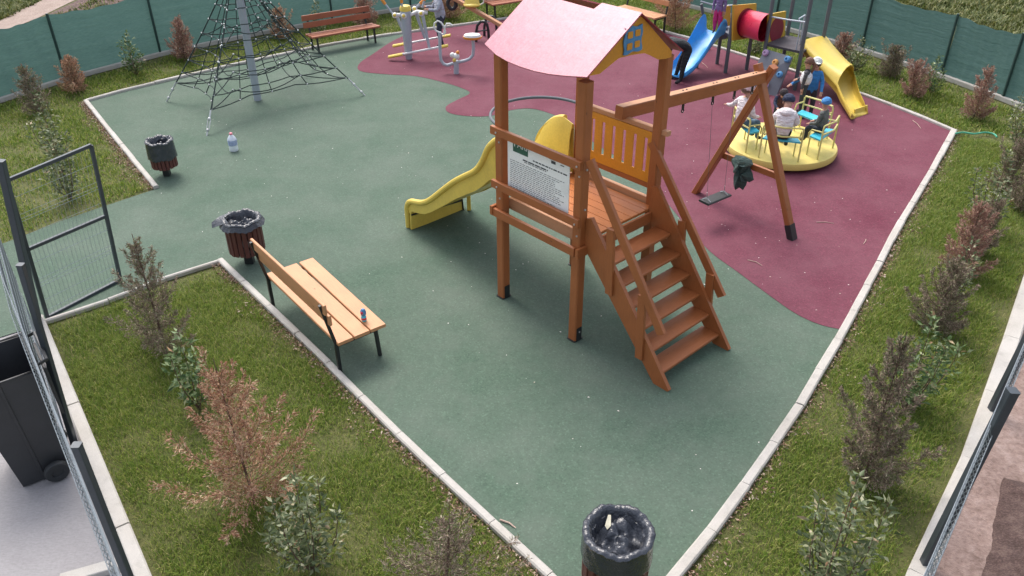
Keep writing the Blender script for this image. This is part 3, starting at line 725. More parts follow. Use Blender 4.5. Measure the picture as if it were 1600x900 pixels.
# yellow wave slide
prof_t = [(-.52, 1.75), (-.66, 1.79), (-.80, 1.74), (-.95, 1.60), (-1.05, 1.42), (-1.17, 1.27), (-1.36, 1.14), (-1.56, 1.00), (-1.80, .80), (-2.01, .62), (-2.16, .52), (-2.30, .47), (-2.42, .44), (-2.50, .38), (-2.53, .30)]
prof_b = [(-.52, 1.20), (-.66, 1.29), (-.80, 1.32), (-.95, 1.25), (-1.05, 1.15), (-1.17, 1.05), (-1.36, .93), (-1.56, .80), (-1.80, .62), (-2.01, .47), (-2.16, .38), (-2.30, .34), (-2.42, .32), (-2.49, .27), (-2.51, .18)]
sl = MB(); ycs = [-.37, -.36, -.33, -.30, -.26, -.10, .18, .38, .41, .44, .47, .48]
vs = []; n_ = len(ycs)
for (xt, zt), (xb, zb) in zip(prof_t, prof_b):
    hs = [0.0, .97, 1.0, .8, 0, -.0, 0, 0, .8, 1.0, .97, 0.0]
    for yv, hh in zip(ycs, hs):
        edge_ = yv in (-.37, .48)
        k_ = hh; z = zb + (zt - zb) * k_ if not edge_ else zb + .01; x = xb + (xt - xb) * k_
        vs.append(W(x, yv, z - (.0 if edge_ else 0) + (.02 if k_ == 0 and not edge_ else 0)))
fs = []
for i in range(len(prof_t) - 1):
    for q in range(n_ - 1): fs.append((i * n_ + q, i * n_ + q + 1, (i + 1) * n_ + q + 1, (i + 1) * n_ + q))
k0 = len(vs); vs += [v - UZ * .05 + Vector((0, 0, 0)) for v in vs]
for i in range(len(prof_t) - 1):
    for q in range(n_ - 1): fs.append((k0 + (i + 1) * n_ + q, k0 + (i + 1) * n_ + q + 1, k0 + i * n_ + q + 1, k0 + i * n_ + q))
for i in range(len(prof_t) - 1):
    for q in (0, n_ - 1): fs.append((i * n_ + q, (i + 1) * n_ + q, k0 + (i + 1) * n_ + q, k0 + i * n_ + q))
for q in range(n_ - 1):
    for i in (0, len(prof_t) - 1): fs.append((i * n_ + q, i * n_ + q + 1, k0 + i * n_ + q + 1, k0 + i * n_ + q))
sl.add(vs, fs, None, True)
slide = sl.build('slide', M['yellow'], tower)
lipc = smooth_poly([(x, z) for x, z in prof_t[1:]], k=3)
for yv in (-.365, .475): MB().tube([W(p.x, yv, p.y - .02) for p in lipc] + [W(-2.53, yv, .02)], .034, 10).build('slide_lip', M['yellow'], slide)
# raised hood wall at the top far side
hd = [ony(x, y, .49) for x, y in ((842, 262), (840, 225), (845, 206), (856, 192), (868, 187), (880, 192), (888, 205), (893, 235), (894, 268))]
hd = smooth_poly([(0,0)]) and [W(q_.x, .49, q_.y) for q_ in smooth_poly([((p - TC).dot(EU), p.z) for p in hd], k=5)]
MB().prism(hd, EV, -.05, False).build('slide_hood', M['yellow'], slide)
sk = [onx(x, y, -2.44) for x, y in ((643, 359), (642, 331), (722, 308), (724, 329))]
MB().prism(sk, EU, -.02).build('back_board', M['yellow'], slide)
st_ = MB(); st_.beam(onx(643, 336, -2.43), onx(722, 313, -2.43), .012, .022).beam(onx(722, 311, -2.43), onx(724, 329, -2.43), .014, .02, up=EU)
st_.build('brown_strip', M['black'], slide)
MB().prism([W(-2.53, -.37, .0), W(-2.53, .48, .0), W(-2.52, .48, .30), W(-2.52, -.37, .30)], EU, .03).build('end_lip', M['yellow'], slide)
q_ = G(733, 329); MB().beam(q_, Vector((q_.x, q_.y, .26)), .05, .05).build('strut', M['yellow'], slide)
# swing beam and A-frame
fa, fb = G(1084, 303), G(1241, 373); mid = (fa + fb) / 2; apex = Vector((mid.x, mid.y, HT(mid, 128)))
bs = G(967, 176, 2.04); be = G(1196, 119, apex.z + .06); 
MB().beam(bs, be, .10, .13, bev=.008).build('swing_beam', M['wood'], tower)
MB().beam(bs + (be - bs).normalized() * .002 + UZ * .0665, be + UZ * .0665 - (be - bs).normalized() * .03, .094, .005, bev=.001).build('lit_top', M['wood_pale'], tower)  # thin pale strip painting the light on the beam's upper face
bd = (be - bs).normalized(); side = bd.cross(UZ).normalized()
for f, top_px in ((fa, (1194, 108)), (fb, (1182, 100))):
    d_ = (apex + UZ * .06 - f).normalized(); off_ = bd * (.03 if f is fa else -.045)
    o = MB().beam(f + off_, apex + off_ + d_ * .22, .075, .105, up=bd, bev=.008).build('leg', M['wood'], tower)
    MB().beam(f + off_, f + off_ + d_ * .2, .082, .112, up=bd, bev=.004).build('steel_shoe', M['black'], o) if f is fb else None
a, b = PL(1122, 243, mid, bd), PL(1212, 278, mid, bd)
MB().beam(a + bd * .07, b + bd * .07, .04, .08).build('cross_bar', M['wood'], tower)
hng = []
for k, (x, y) in enumerate(((1069, 152), (1116, 140), (1150, 130), (1178, 124))):
    f = (x - 967) / (1196 - 967); p = lerp(bs, be, f * (bs - CO).length / lerp((be - CO).length, (bs - CO).length, f)) if False else None
    lo_, hi_ = 0., 1.
    for _ in range(40):
        mm = (lo_ + hi_) / 2
        if PX(lerp(bs, be, mm))[0] < x: lo_ = mm
        else: hi_ = mm
    p = lerp(bs, be, lo_); hng.append(p - UZ * .07)
    mb = MB().beam(p - UZ * .066, p - UZ * .075, .05, .05).beam(p - UZ * .075, p - UZ * .15, .028, .012, up=bd).tube([p - UZ * .14 + bd * (.02 * math.cos(t)) + UZ * (.02 * math.sin(t)) - UZ * .02 for t in [i * .7 for i in range(9)]], .007, 6, closed=True)
    mb.build('swing_hanger', M['black'], tower)
    for s_ in (-.03, .03): MB().beam(p + UZ * .069 + bd * s_, p + UZ * .075 + bd * s_, .018, .018).build('bolt', M['black'], tower)
# swing seat hanging on thin chains
s0 = hng[1] - UZ * .1; s1 = hng[2] - UZ * .1
c0 = G(1104, 315, .36); c1 = G(1131, 304, .36)
swing = thing('swing_seat', 'black flat rubber swing seat hanging under the wooden beam by thin chains', 'swing', (c0 + c1) / 2)
sd2 = (c1 - c0).normalized(); sn = Vector((-sd2.y, sd2.x, 0))
MB().beam(c0 - sd2 * .05, c1 + sd2 * .05, .17, .03, up=UZ, bev=.012).build('seat', M['rubber_blk'], swing)
for c_, s_ in ((c0, s0), (c1, s1)):
    br = MB().tube([c_ + sn * .06 + UZ * .015, c_ + UZ * .05, c_ - sn * .06 + UZ * .015], .006, 6).tube([c_ + UZ * .05, lerp(c_, s_, .1)], .004, 6)
    br.build('bracket', M['steel'], swing)
    MB().tube([c_ + UZ * .05, s_], .0022, 5).build('chain', M['gpost'], swing)
# jacket thrown over the cross bar
jk = thing('jacket', 'dark green jacket thrown over the cross bar of the wooden swing frame', 'jacket', (a + b) / 2)
jp = [(1143, 248), (1152, 243), (1162, 245), (1172, 249), (1177, 256), (1171, 262), (1176, 272), (1178, 281), (1171, 285), (1168, 279), (1166, 289), (1161, 297), (1155, 293), (1149, 297), (1146, 288), (1146, 276), (1149, 266), (1146, 256)]
def cloth_blob(px, o, n, th, name, mat, parent, seed=0, fold=.018):
    ctr = Vector((0, 0, 0)); P_ = [PL(x, y, o, n) for x, y in px]
    for p in P_: ctr += p / len(P_)
    bm = bmesh.new(); rg = random.Random(seed); n = Vector(n).normalized(); vs = []; K = 7; fs = []
    for sgn in (1, -1):
        for r_ in range(K + 1):
            q = 1 - r_ / K
            for i, p in enumerate(P_):
                h = th * math.sqrt(max(0, 1 - q ** 2.2)) * sgn + fold * math.sin(i * 1.9 + seed + sgn) * (1 - q) * (q + .25) * 2 * sgn
                vs.append(ctr + (p - ctr) * q + n * h)
    N = len(P_)
    for sgn in (0, 1):
        b0 = sgn * (K + 1) * N
        for r_ in range(K):
            for i in range(N):
                j_ = (i + 1) % N; f = (b0 + r_ * N + i, b0 + r_ * N + j_, b0 + (r_ + 1) * N + j_, b0 + (r_ + 1) * N + i); fs.append(f if sgn == 0 else f[::-1])
    return MB().add(vs, fs, None, True).build(name, mat, parent, autosmooth=60)
M['jkt'] = cloth('dark_green_cloth', (.045, .075, .068)); M['jkt2'] = cloth('grey_green_cloth', (.13, .19, .17))
cloth_blob(jp, (a + b) / 2 + bd * .0, bd, .06, 'jacket_body', M['jkt'], jk, 3, .03)
cloth_blob([(1143, 250), (1150, 242), (1163, 244), (1175, 250), (1177, 257), (1168, 261), (1160, 258), (1154, 262), (1150, 272), (1146, 270), (1147, 258)], (a + b) / 2 - bd * .05, bd, .045, 'collar', M['jkt2'], jk, 5, .03)
# big thin hoop standing behind the tower
hoop = thing('spinner_hoop', 'large thin steel hoop standing behind the play tower, open towards the front', 'play hoop', W(-3.1, 2.5, 0))
hc = W(-3.08, 2.5, .6)
hp_ = [hc + Vector((math.cos(t), math.sin(t), 0)) * .745 for t in [i / 72 * 2 * math.pi for i in range(72)]]
keep_ = [not (PX(p)[1] > 176 and PX(p)[0] > 779) for p in hp_]
st0 = next(i for i in range(72) if keep_[i] and not keep_[i - 1]); arc = []
for i in range(72):
    if keep_[(st0 + i) % 72]: arc.append(hp_[(st0 + i) % 72])
    else: break
arc = [Vector((arc[0].x, arc[0].y, 0)), arc[0] - UZ * .05] + arc + [arc[-1] - UZ * .05, Vector((arc[-1].x, arc[-1].y, 0))]
MB().tube(arc, .022, 8).build('ring', M['gpost'], hoop)
# ================================================================== BENCHES
def make_bench(name, label, fl, fr_, bl, br, wm, bm_, seat_z=.36, back_z=.74, over=.10, group='slatted park benches'):
    """fl, fr_: front leg ground points (left/right); bl, br: back leg ground points"""
    t_ = thing(name, label, 'bench', (fl + fr_ + bl + br) / 4, 0, group)
    d = (fr_ - fl).normalized(); n_ = ((bl + br) / 2 - (fl + fr_) / 2); dp = n_.length; n_.normalize(); n_ = (n_ - d * n_.dot(d)).normalized()
    for f, b_ in ((fl, bl), (fr_, br)):
        MB().beam(f, f + UZ * (seat_z - .02) - n_ * -.02, .035, .035, up=n_).build('leg', M['black'], t_)
        MB().beam(b_, b_ + UZ * (seat_z - .02), .035, .035, up=n_).build('leg', M['black'], t_)
        MB().beam(f + UZ * (seat_z - .03), b_ + UZ * (seat_z - .03), .03, .03).build('bracket', M['black'], t_)
        MB().beam(b_ + UZ * (seat_z - .03), b_ + UZ * (back_z - .02) + n_ * .10, .03, .03, up=n_).build('back_support', M['black'], t_)
    for k_ in range(3):
        o_ = lerp(fl, bl, .02 + .40 * k_); o2 = lerp(fr_, br, .02 + .40 * k_)
        MB().beam(o_ - d * over + UZ * (seat_z + .01), o2 + d * over + UZ * (seat_z + .01), dp * .36, .035, bev=.006).build('seat_slat', wm, t_)
    for k_ in range(2):
        z = back_z - .06 - k_ * .13; q_ = n_ * (.12 * (z - seat_z) / (back_z - seat_z) - .03)
        MB().beam(bl - d * over + q_ + UZ * z, br + d * over + q_ + UZ * z, .03, .11, up=UZ, bev=.006).build('back_slat', bm_, t_)
    return t_
b1 = make_bench('park_bench', 'bench with light slatted seat beside the left kerb, a small toy cup standing on it', G(594, 556), G(490, 455) + Vector((0, 0, 0)), G(532, 583), G(427, 478), M['bench_wood'], M['bench_wood'], .36, .85, .05)
make_bench('park_bench', 'red-brown bench before the back left fence, right of the rope net', G(499, 84), G(587, 68), G(489, 79), G(575, 64), M['bench_brown'], M['bench_brown'], .33, .70, .12)
make_bench('park_bench', 'bench behind the seesaw, partly hidden by the pink roof', G(774, 31), G(880, 14), G(761, 25), G(866, 9), M['bench_brown'], M['bench_brown'], .33, .70, .10)
make_bench('park_bench', 'orange-brown bench right behind the gable of the pink roof', G(955, 20), G(1022, 40), G(968, 34) + Vector((.1, .25, 0)), G(1037, 54) , M['bench_brown'], M['bench_wood'], .36, .74, .08) if False else None
fr4, br4 = G(1037, 53), G(1037, 53) + Vector((-.30, -.36, 0))
d4 = (G(1037, 53) - G(955, 31)).normalized(); n4 = Vector((-d4.y, d4.x, 0)); n4 = n4 if n4.y > 0 else -n4
make_bench('park_bench', 'orange-brown bench right behind the gable of the pink roof', G(1037, 53) - n4 * .34 - d4 * 1.1, G(1037, 53) - n4 * .34, G(1037, 53) - d4 * 1.1, G(1037, 53), M['bench_wood'], M['bench_wood'], .38, .82, .04)
# toy cup on the first bench
cp = G(569, 501, .39)
cup = thing('toy_cup', 'small blue and pink toy cup on the seat of the near bench', 'toy', cp)
MB().lathe([(.022, 0), (.026, .01), (.026, .05), (.018, .062)], cp, 14).build('cup_body', M['cyan'], cup)
MB().lathe([(.018, .062), (.027, .075), (.029, .10), (.024, .125), (.012, .138)], cp, 14).build('cup_top', M['winblue'], cup)
MB().lathe([(.0275, .02), (.0275, .042)], cp, 14).build('cup_band', M['red'], cup); MB().ball(cp + Vector((-.008, -.02, .105)), .016, 8).build('cup_spot', M['red'], cup)

# ================================================================== BINS
def slat_bin(name, label, base, R0, z0, z1, post_r, bagstyle, seed):
    """slatted litter bin; bagstyle: how the black bag sits"""
    t_ = thing(name, label, 'litter bin', base, 0, 'slatted litter bins with black bags')
    rg = random.Random(seed)
    MB().beam(base, base + UZ * (z0 + .04), post_r * 2, post_r * 2, up=(1, 0, 0)).build('post', M['black'], t_)
    MB().lathe([(R0 * .93, z0), (R0 * .93, z0 + .02)], base, 24).build('floor_plate', M['black'], t_)
    n_ = 20
    for i in range(n_):
        a = 2 * math.pi * i / n_; r_ = Vector((math.cos(a), math.sin(a), 0)); w_ = 2 * math.pi * R0 / n_ * .86; zb = z0 - .01 + rg.uniform(-.008, .008)
        MB().beam(base + r_ * R0 + UZ * zb, base + r_ * R0 + UZ * z1, w_, .022, up=r_, bev=.006).build('slat', M['maroon_wood'], t_)
    wob = lambda a, z: (.010 * math.sin(a * 9 + z * 11 + seed) + .008 * math.sin(a * 17 + z * 27)) * (.8 if z > z1 else .6)
    depth, over, flare = bagstyle
    Ro = R0 + .022; prof = []
    for q in range(8): prof.append((Ro + flare * (1 - q / 7) * .5, z1 - over * (1 - q / 7)))
    prof += [(Ro + .004, z1 + .010), (Ro - .008, z1 + .022), (Ro - .024, z1 + .026), (Ro - .040, z1 + .020), (Ro - .054, z1 + .004), (Ro - .064, z1 - .03), (Ro - .072, z1 - depth * .35), (Ro * .62, z1 - depth * .9), (Ro * .54, z1 - depth * .9), (Ro * .47, z1 - depth * .85), (Ro * .40, z1 - depth * .8), (Ro * .33, z1 - depth * .8), (Ro * .26, z1 - depth * .8), (Ro * .19, z1 - depth * .8), (Ro * .12, z1 - depth * .8), (Ro * .06, z1 - depth * .8), (.004, z1 - depth * .8)]
    mb = MB().lathe(prof, base, 72, wob=wob)
    vs = []
    for p in mb.v:
        p = Vector(p); r_ = math.hypot(p.x - base.x, p.y - base.y); a = math.atan2(p.y - base.y, p.x - base.x)
        w = .5 + .5 * math.sin(a * 5 + seed) * math.sin(a * 3 + 1)
        if r_ < Ro * .70: p.z += (.038 * math.sin(a * 2 + r_ * 22 + seed) + .014 * math.sin(a * 5 - r_ * 45 + seed)) * min(1, r_ / .06) + .035 * (1 - r_ / (Ro * .7))
        else: p.z += .010 * math.sin(a * 6 + seed) + .006 * math.sin(a * 23)
        vs.append(p)
    mb.v = vs; mb.f = mb.f[:-2] + []; mb.uv = mb.uv[:-2]; mb.sm = mb.sm[:-2]
    mb.build('bin_bag', M['bag'], t_, autosmooth=50)
    return t_
slat_bin('litter_bin', 'nearest slatted litter bin with a black bag, at the bottom corner of the play floor', Vector((.704, 3.76, 0)), .218, .20, .63, .04, (.09, .20, .01), 2)
bA = slat_bin('litter_bin', 'slatted litter bin behind the near bench, black bag ruffled and hanging out leftwards', G(391, 411), .195, .20, .585, .05, (.08, .05, .07), 5)
slat_bin('litter_bin', 'slatted litter bin across the entrance path, black bag pulled halfway down its sides', G(262, 275), .165, .17, .53, .045, (.12, .23, .02), 9)
# loose tail of the bag of the middle bin
lp = G(391, 411) + Vector((-.22, -.05, .60))
MB().add([lp + Vector(v) for v in ((.10, .14, .03), (-.02, .06, .02), (-.10, -.02, -.02), (-.09, -.06, -.07), (0, -.08, -.03), (.12, -.10, .02), (.05, 0, .035))], [(0, 1, 6), (1, 2, 6), (2, 3, 4), (2, 4, 6), (4, 5, 6)], None, True).build('bag_tail', M['bag'], bA)
# rubbish inside the nearest bag
wr = MB(); wb = Vector((.66, 3.84, .585)); wr.add([wb + Vector(v) * .62 for v in ((-.06, 0, .03), (-.02, .09, .10), (.01, .08, .11), (0, -.03, .06), (-.04, -.05, .02))], [(0, 4, 3), (0, 3, 1), (1, 3, 2)], None, False)
o = wr.build('wrapper', paint('cream_paper', (.55, .52, .40), .6, .3, scale=20)); tag(o, 'cream paper wrapper in the black bag of the nearest bin', 'wrapper')

# wheeled bin by the left fence
wb_t = thing('wheeled_bin', 'open black wheeled rubbish bin on the concrete outside the left fence', 'wheeled bin', G(60, 760))
k1, k2, k3 = G(38, 764), G(96, 740), None
bx = (k2 - k1).normalized(); by = Vector((-bx.y, bx.x, 0)); by = by if by.y > 0 else -by
def WB(x, y, z): return k1 + bx * x + by * y + UZ * z
bh = HT(G(38, 764), 610); bh = 1.02
TLc = [G(0, 612, bh), G(56, 578, bh), G(48, 552, bh), G(-30, 572, bh)]
Lb, Db = .36, .44
b4 = [WB(0, 0, .02), WB(Lb, 0, .02), WB(Lb, Db, .02), WB(0, Db, .02)]
tw, td = .52, .60
toff = G(60, 580, bh) - WB(0, 0, 0); 
tr0 = Vector((G(60, 578, bh).x, G(60, 578, bh).y, bh))
t4 = [tr0 - bx * tw, tr0, tr0 + by * td, tr0 - bx * tw + by * td]
vs = b4 + t4; ins = [lerp(p, sum(t4, Vector()) / 4, .08) for p in t4]; fl_ = [lerp(b4[i], t4[i], .25) for i in range(4)]; fl_ = [lerp(p, sum(fl_, Vector()) / 4, .12) for p in fl_]
vs = b4 + t4 + ins + fl_
fs = [(3, 2, 1, 0)] + [(i, (i + 1) % 4, 4 + (i + 1) % 4, 4 + i) for i in range(4)] + [(4 + i, 4 + (i + 1) % 4, 8 + (i + 1) % 4, 8 + i) for i in range(4)] + [(8 + i, 8 + (i + 1) % 4, 12 + (i + 1) % 4, 12 + i) for i in range(4)] + [(12, 13, 14, 15)]
MB().add(vs, fs).build('body', M['wheelie'], wb_t)
MB().tube([p + UZ * .0 for p in t4] , .018, 8, closed=True).build('rim', M['wheelie'], wb_t)
MB().tube([lerp(t4[1], t4[2], .12) + UZ * .0, lerp(t4[1], t4[2], .12) + bx * .08 + UZ * .02, lerp(t4[1], t4[2], .88) + bx * .08 + UZ * .02, lerp(t4[1], t4[2], .88)], .014, 8).build('handle', M['wheelie'], wb_t)
MB().beam(t4[1] + bx * .05 - UZ * .03 + by * .25, t4[1] + bx * .05 + by * .25 - UZ * .5, .42, .02, up=bx).build('lid', M['wheelie'], wb_t)
MB().beam(lerp(b4[0], b4[1], .45) - by * .004, lerp(t4[0], t4[1], .45) - by * .004, .02, .014, up=by).build('rib', M['wheelie'], wb_t)
for px_, py_ in ((89, 736), (86, 684)):
    c_ = G(px_, py_, .10); ax = by
    MB().lathe([(.02, -.03), (.085, -.03), (.095, -.015), (.095, .015), (.085, .03), (.045, .03), (.04, .02), (.02, .02)], c_, 22, rot=(-by).to_track_quat('Z', 'Y').to_matrix()).build('wheel', M['rubber_blk'], wb_t)

# bottle
bt = G(366, 236); bot = thing('water_bottle', 'large clear plastic water bottle with pink cap standing on the green floor', 'bottle', bt)
MB().lathe([(.055, 0), (.066, .015), (.066, .08), (.061, .09), (.066, .10), (.066, .19), (.058, .215), (.035, .25), (.022, .265)], bt, 20).build('body', M['clear'], bot)
MB().lathe([(.0675, .105), (.0675, .185)], bt, 20).build('label_band', paint('blue_white_label', (.35, .42, .62), .5, .4, scale=25), bot)
MB().lathe([(.024, .265), (.024, .29), (.018, .295)], bt, 14).build('cap', paint('pink_cap', (.75, .25, .32), .5, .05), bot)

# ================================================================== ROPE NET PYRAMID
an = [G(260, 160), G(323, 213), G(571, 150)]; an.append(an[0] + an[2] - an[1])
mc = G(403, 157); top = Vector((mc.x, mc.y, 2.26)); 
net = thing('climbing_net', 'tall rope climbing pyramid on a silver mast with steel ground anchors', 'climbing net', mc)
MB().tube([mc, top + UZ * .12], .065, 16).build('mast', M['pipe'], net); MB().ball(top + UZ * .14, .09, 10).build('mast_cap', M['pipe'], net)
rg = random.Random(4)
ctop = lambda a: lerp(top, Vector((a.x, a.y, 0)), .03)
def nodeball(p): return MB().ball(p, .0165, 6, (1, 1, .9)).build('rope_clamp', M['clamp'], net)
def sag(p, q, s, n=7): return [lerp(p, q, i / n) - UZ * s * 4 * (i / n) * (1 - i / n) for i in range(n + 1)]
RR = .0085
T = [.16, .26, .36, .46, .56, .66, .755, .84]
for i, a in enumerate(an):
    d = (top - a).normalized()
    rope = [a + d * .40] + sag(a + d * .40, ctop(a), .05, 10)
    MB().tube(rope, .011, 8).build('corner_rope', M['rope'], net)
    tb = MB().tube([a, a + d * .10, a + d * .10], .012, 6)
    sdv = d.cross(UZ).normalized()
    tb = MB().tube([a, a + d * .10], .012, 6).tube([a + d * .10 - sdv * .02, a + d * .28 - sdv * .022], .008, 6).tube([a + d * .10 + sdv * .02, a + d * .28 + sdv * .022], .008, 6).tube([a + d * .28, a + d * .42], .014, 6).ball(a + d * .10, .026, 6).ball(a + d * .28, .028, 6)
    tb.build('turnbuckle', M['clamp'], net)
cor = lambda i, t: lerp(top, an[i % 4], t) - UZ * .05 * 4 * t * (1 - t) * .8
for i in range(4):
    mids = []
    for k, t in enumerate(T):
        A0, B0 = cor(i, t), cor(i + 1, t)
        if i == 0: pass
        nodeball(A0)
        pull = lerp(Vector((mc.x, mc.y, 0)), Vector(((A0.x + B0.x) / 2, (A0.y + B0.y) / 2, 0)), 1)
        pts_ = []
        inw = (Vector((mc.x, mc.y, 0)) - Vector(((A0.x + B0.x) / 2, (A0.y + B0.y) / 2, 0))).normalized()
        nseg = 12; L = (B0 - A0).length
        for q in range(nseg + 1):
            s = q / nseg; b_ = 4 * s * (1 - s)
            pts_.append(lerp(A0, B0, s) + inw * b_ * L * .13 - UZ * (b_ * .05 * L * .6 + (.03 * L * abs(math.sin(s * 3 * math.pi)) * .5)) + UZ * (.06 * b_ if k == 7 else 0))
        MB().tube(pts_, RR, 6).build('side_rope', M['rope'], net)
        mids.append([pts_[3], pts_[6], pts_[9]])
        for p in (pts_[3], pts_[6], pts_[9]) if k % 1 == 0 and L > .35 else (): nodeball(p)
    for c_ in range(3):
        ch = [ctop(lerp(an[i], an[(i + 1) % 4], .5))] + [m_[c_] for m_ in mids]
        MB().tube(ch, RR, 6).build('rising_rope', M['rope'], net)
# inner loops of the net
for t in (.40, .56, .68, .80):
    for i in range(4):
        A0 = lerp(Vector((mc.x, mc.y, cor(i, t).z)), cor(i, t), .52); B0 = lerp(Vector((mc.x, mc.y, cor(i + 1, t).z)), cor(i + 1, t), .52)
        MB().tube(sag(A0, B0, .10 + .05 * t, 8), RR, 6).build('inner_rope', M['rope'], net)
        MB().tube(sag(A0, cor(i, min(.84, t + .08)), .03, 4), RR, 6).build('inner_rope', M['rope'], net); nodeball(A0)

# ================================================================== FITNESS MACHINES
et = thing('air_walker', 'light grey double air walker machine with yellow foot bars near the back left bench', 'fitness machine', G(639, 93))
eb = G(639, 93); H2 = HT(eb, 8)
MB().tube([eb, eb + UZ * .10, eb + UZ * (H2 - .1)], [.06, .075, .105], 18).build('column', M['pipe'], et)
MB().lathe([(.108, 0), (.11, .05), (.09, .09), (.04, .105)], eb + UZ * (H2 - .1), 18).build('column_cap', M['yellow'], et)
def vpt(px, py, o): # point on the vertical plane through o facing the camera's ground direction
    return PL(px, py, o, Vector((.05, 1, 0)))
o2_ = eb
def P3(px, py, dy=0.0): return vpt(px, py, o2_ + Vector((0, dy, 0)))
MB().tube([P3(618, 23), P3(640, 24), P3(652, 18), P3(668, 20)], .035, 10).build('cross_axle', M['white'], et)
for px, py, dy in ((617, 24, -.06), (631, 25, -.1), (658, 21, -.08), (648, 14, .1)):
    c_ = P3(px, py, dy); MB().ball(c_, .055, 8).build('hub_knob', M['white'], et); MB().ball(c_ + Vector((.0, -.03, .01)), .035, 8).build('hub_cover', M['yellow'], et)
for a, b, dy in (((620, 25), (633, 56), .15), ((660, 22), (671, 76), -.05), ((650, 20), (664, 60), .25)):
    pts_ = [P3(*a, dy), lerp(P3(*a, dy), P3(*b, dy), .5) , P3(*b, dy)]
    MB().tube(pts_, [.035, .03, .026], 8).build('swing_arm', M['pipe'], et)
for a, b, dy in (((614, 22), (597, 0), -.05), ((629, 20), (627, -2), -.05), ((660, 12), (664, -4), -.05), ((648, 14), (660, 2), .1)):
    p, q_ = P3(*a, dy), P3(*b, dy); MB().tube([p, q_], .02, 8).build('handle', M['pipe'], et); MB().tube([lerp(p, q_, .7), q_ + (q_ - p).normalized() * .08], .028, 8).build('grip', M['orange'], et)
for a, b, dy, pz in (((607, 89), (700, 71), -.12, 0), ((614, 72), (704, 55), .35, 0)):
    p, q_ = P3(*a, dy), P3(*b, dy); MB().tube([p, q_], .022, 8).build('foot_bar', M['white'], et)
    d = (q_ - p); 
    MB().beam(p, p + d * .24, .10, .045, bev=.015).build('foot_pad', M['yellow'], et); MB().beam(q_ - d * .13, q_, .10, .045, bev=.015).build('foot_pad', M['yellow'], et)
tw_ = thing('seated_twister', 'low grey fitness machine with U-shaped arm, orange seat and looped handles', 'fitness machine', G(713, 116))
ob = G(713, 116)
def P4_(px, py, dy=0.0): return PL(px, py, ob + Vector((0, dy, 0)), Vector((.05, 1, 0)))
MB().tube([ob, P4_(713, 95)], .05, 14).build('base_post', M['pipe'], tw_)
for c_, r_, mt in ((P4_(713, 88), .062, 'white'), (P4_(707, 86), .05, 'white'), (P4_(715, 82), .035, 'orange'), (P4_(710, 94, -.05), .035, 'yellow')): MB().ball(c_, r_, 8).build('hub_knob', M[mt], tw_)
MB().tube(smooth_poly([(0, 0)]) and [P4_(*p) for p in ((687, 50), (687.5, 70), (688, 86), (689, 94), (693, 100), (699, 102), (708, 99))], .030, 12).build('u_arm', M['pipe'], tw_)
MB().tube([P4_(*p) for p in ((716, 97), (726, 95), (734, 92), (739, 86), (740, 75), (739, 62))], .030, 12).build('u_arm', M['pipe'], tw_)
MB().tube([P4_(*p) for p in ((689, 52), (681, 48), (678, 42), (679, 36), (684, 32.5), (689, 35), (694, 42), (696, 51), (694, 54), (688, 52))], .016, 8).build('handle', M['white'], tw_)
MB().tube([P4_(*p) for p in ((694, 52), (695, 43), (698, 37), (703, 37), (707, 40))], .016, 8).build('handle', M['white'], tw_)
sc_ = P4_(738, 58); MB().lathe([(.02, -.03), (.13, -.03), (.15, -.01), (.15, .015)], sc_, 20, rot=Matrix.Diagonal((1.15, .8, 1))).build('seat', M['orange'], tw_)
MB().lathe([(.145, .016), (.13, .05), (.07, .065), (.01, .07)], sc_, 20, rot=Matrix.Diagonal((1.12, .8, 1))).build('seat_top', M['white'], tw_)

# seesaw
sb = G(757, 66); ss = thing('seesaw', 'long wooden seesaw with yellow seat and dark arched stand behind the pink roof', 'seesaw', sb)
sp_ = Vector((sb.x + .3, sb.y + .25, .45))
A0 = PL(700, -8, sb + Vector((0, .5, 0)), Vector((.0, 1, 0))); B0 = PL(784, 40, sb + Vector((0, .0, 0)), Vector((0, 1, 0)))
ed = (B0 - A0).normalized(); MB().beam(A0, B0 + ed * .9, .10, .07).build('plank', M['wood_pale'], ss)
for k, (x0, x1) in enumerate(((745, 762), (753, 770))):
    o_ = sb + Vector((0, .0 if k == 0 else .35, 0))
    ptsx = [(744, 67), (744, 50), (746, 40), (751, 34), (757, 34), (761, 38), (763, 48), (764, 62)]
    MB().tube([PL(x, y, sb, Vector((0, 1, 0))) + Vector((.0 + k * .16, k * .42, 0)) for x, y in ptsx], .028, 8).build('arch_stand', M['black'], ss)
MB().tube([PL(745, 49, sb, Vector((0, 1, 0))), PL(762, 47, sb, Vector((0, 1, 0)))], .014, 6).build('stay', M['black'], ss)
c_ = lerp(A0, B0, .45) + UZ * .05
st2 = MB(); vs = []; fs = []
for i in range(7):
    for q in range(9):
        a = -1.25 + 2.5 * q / 8; r_ = .15 * (1 - .25 * (i / 6)); vs.append(c_ + Vector((r_ * math.sin(a) * 1.15, -.02 + .07 * i / 6 - .10 * math.cos(a) * (1 - i / 9), .02 + .26 * i / 6)))
for i in range(6):
    for q in range(8): fs.append((i * 9 + q, i * 9 + q + 1, (i + 1) * 9 + q + 1, (i + 1) * 9 + q))
fs.append(tuple(range(8, -1, -1)))
k0 = len(vs); vs += [v + Vector((0, .02, 0)) for v in vs]; fs += [tuple(k0 + a for a in reversed(f)) for f in fs]
st2.add(vs, fs, None, True).build('seat', M['yellow'], ss)
MB().ball(c_ + Vector((0, 0, .03)), .15, 10, (1.2, 1, .35)).build('seat', M['yellow'], ss)
MB().tube([c_ + Vector((.13, .02, 0)), c_ + Vector((.24, .03, .06)), c_ + Vector((.24, .03, .16)), c_ + Vector((.14, .04, .2))], .014, 6).build('handle', M['white'], ss)
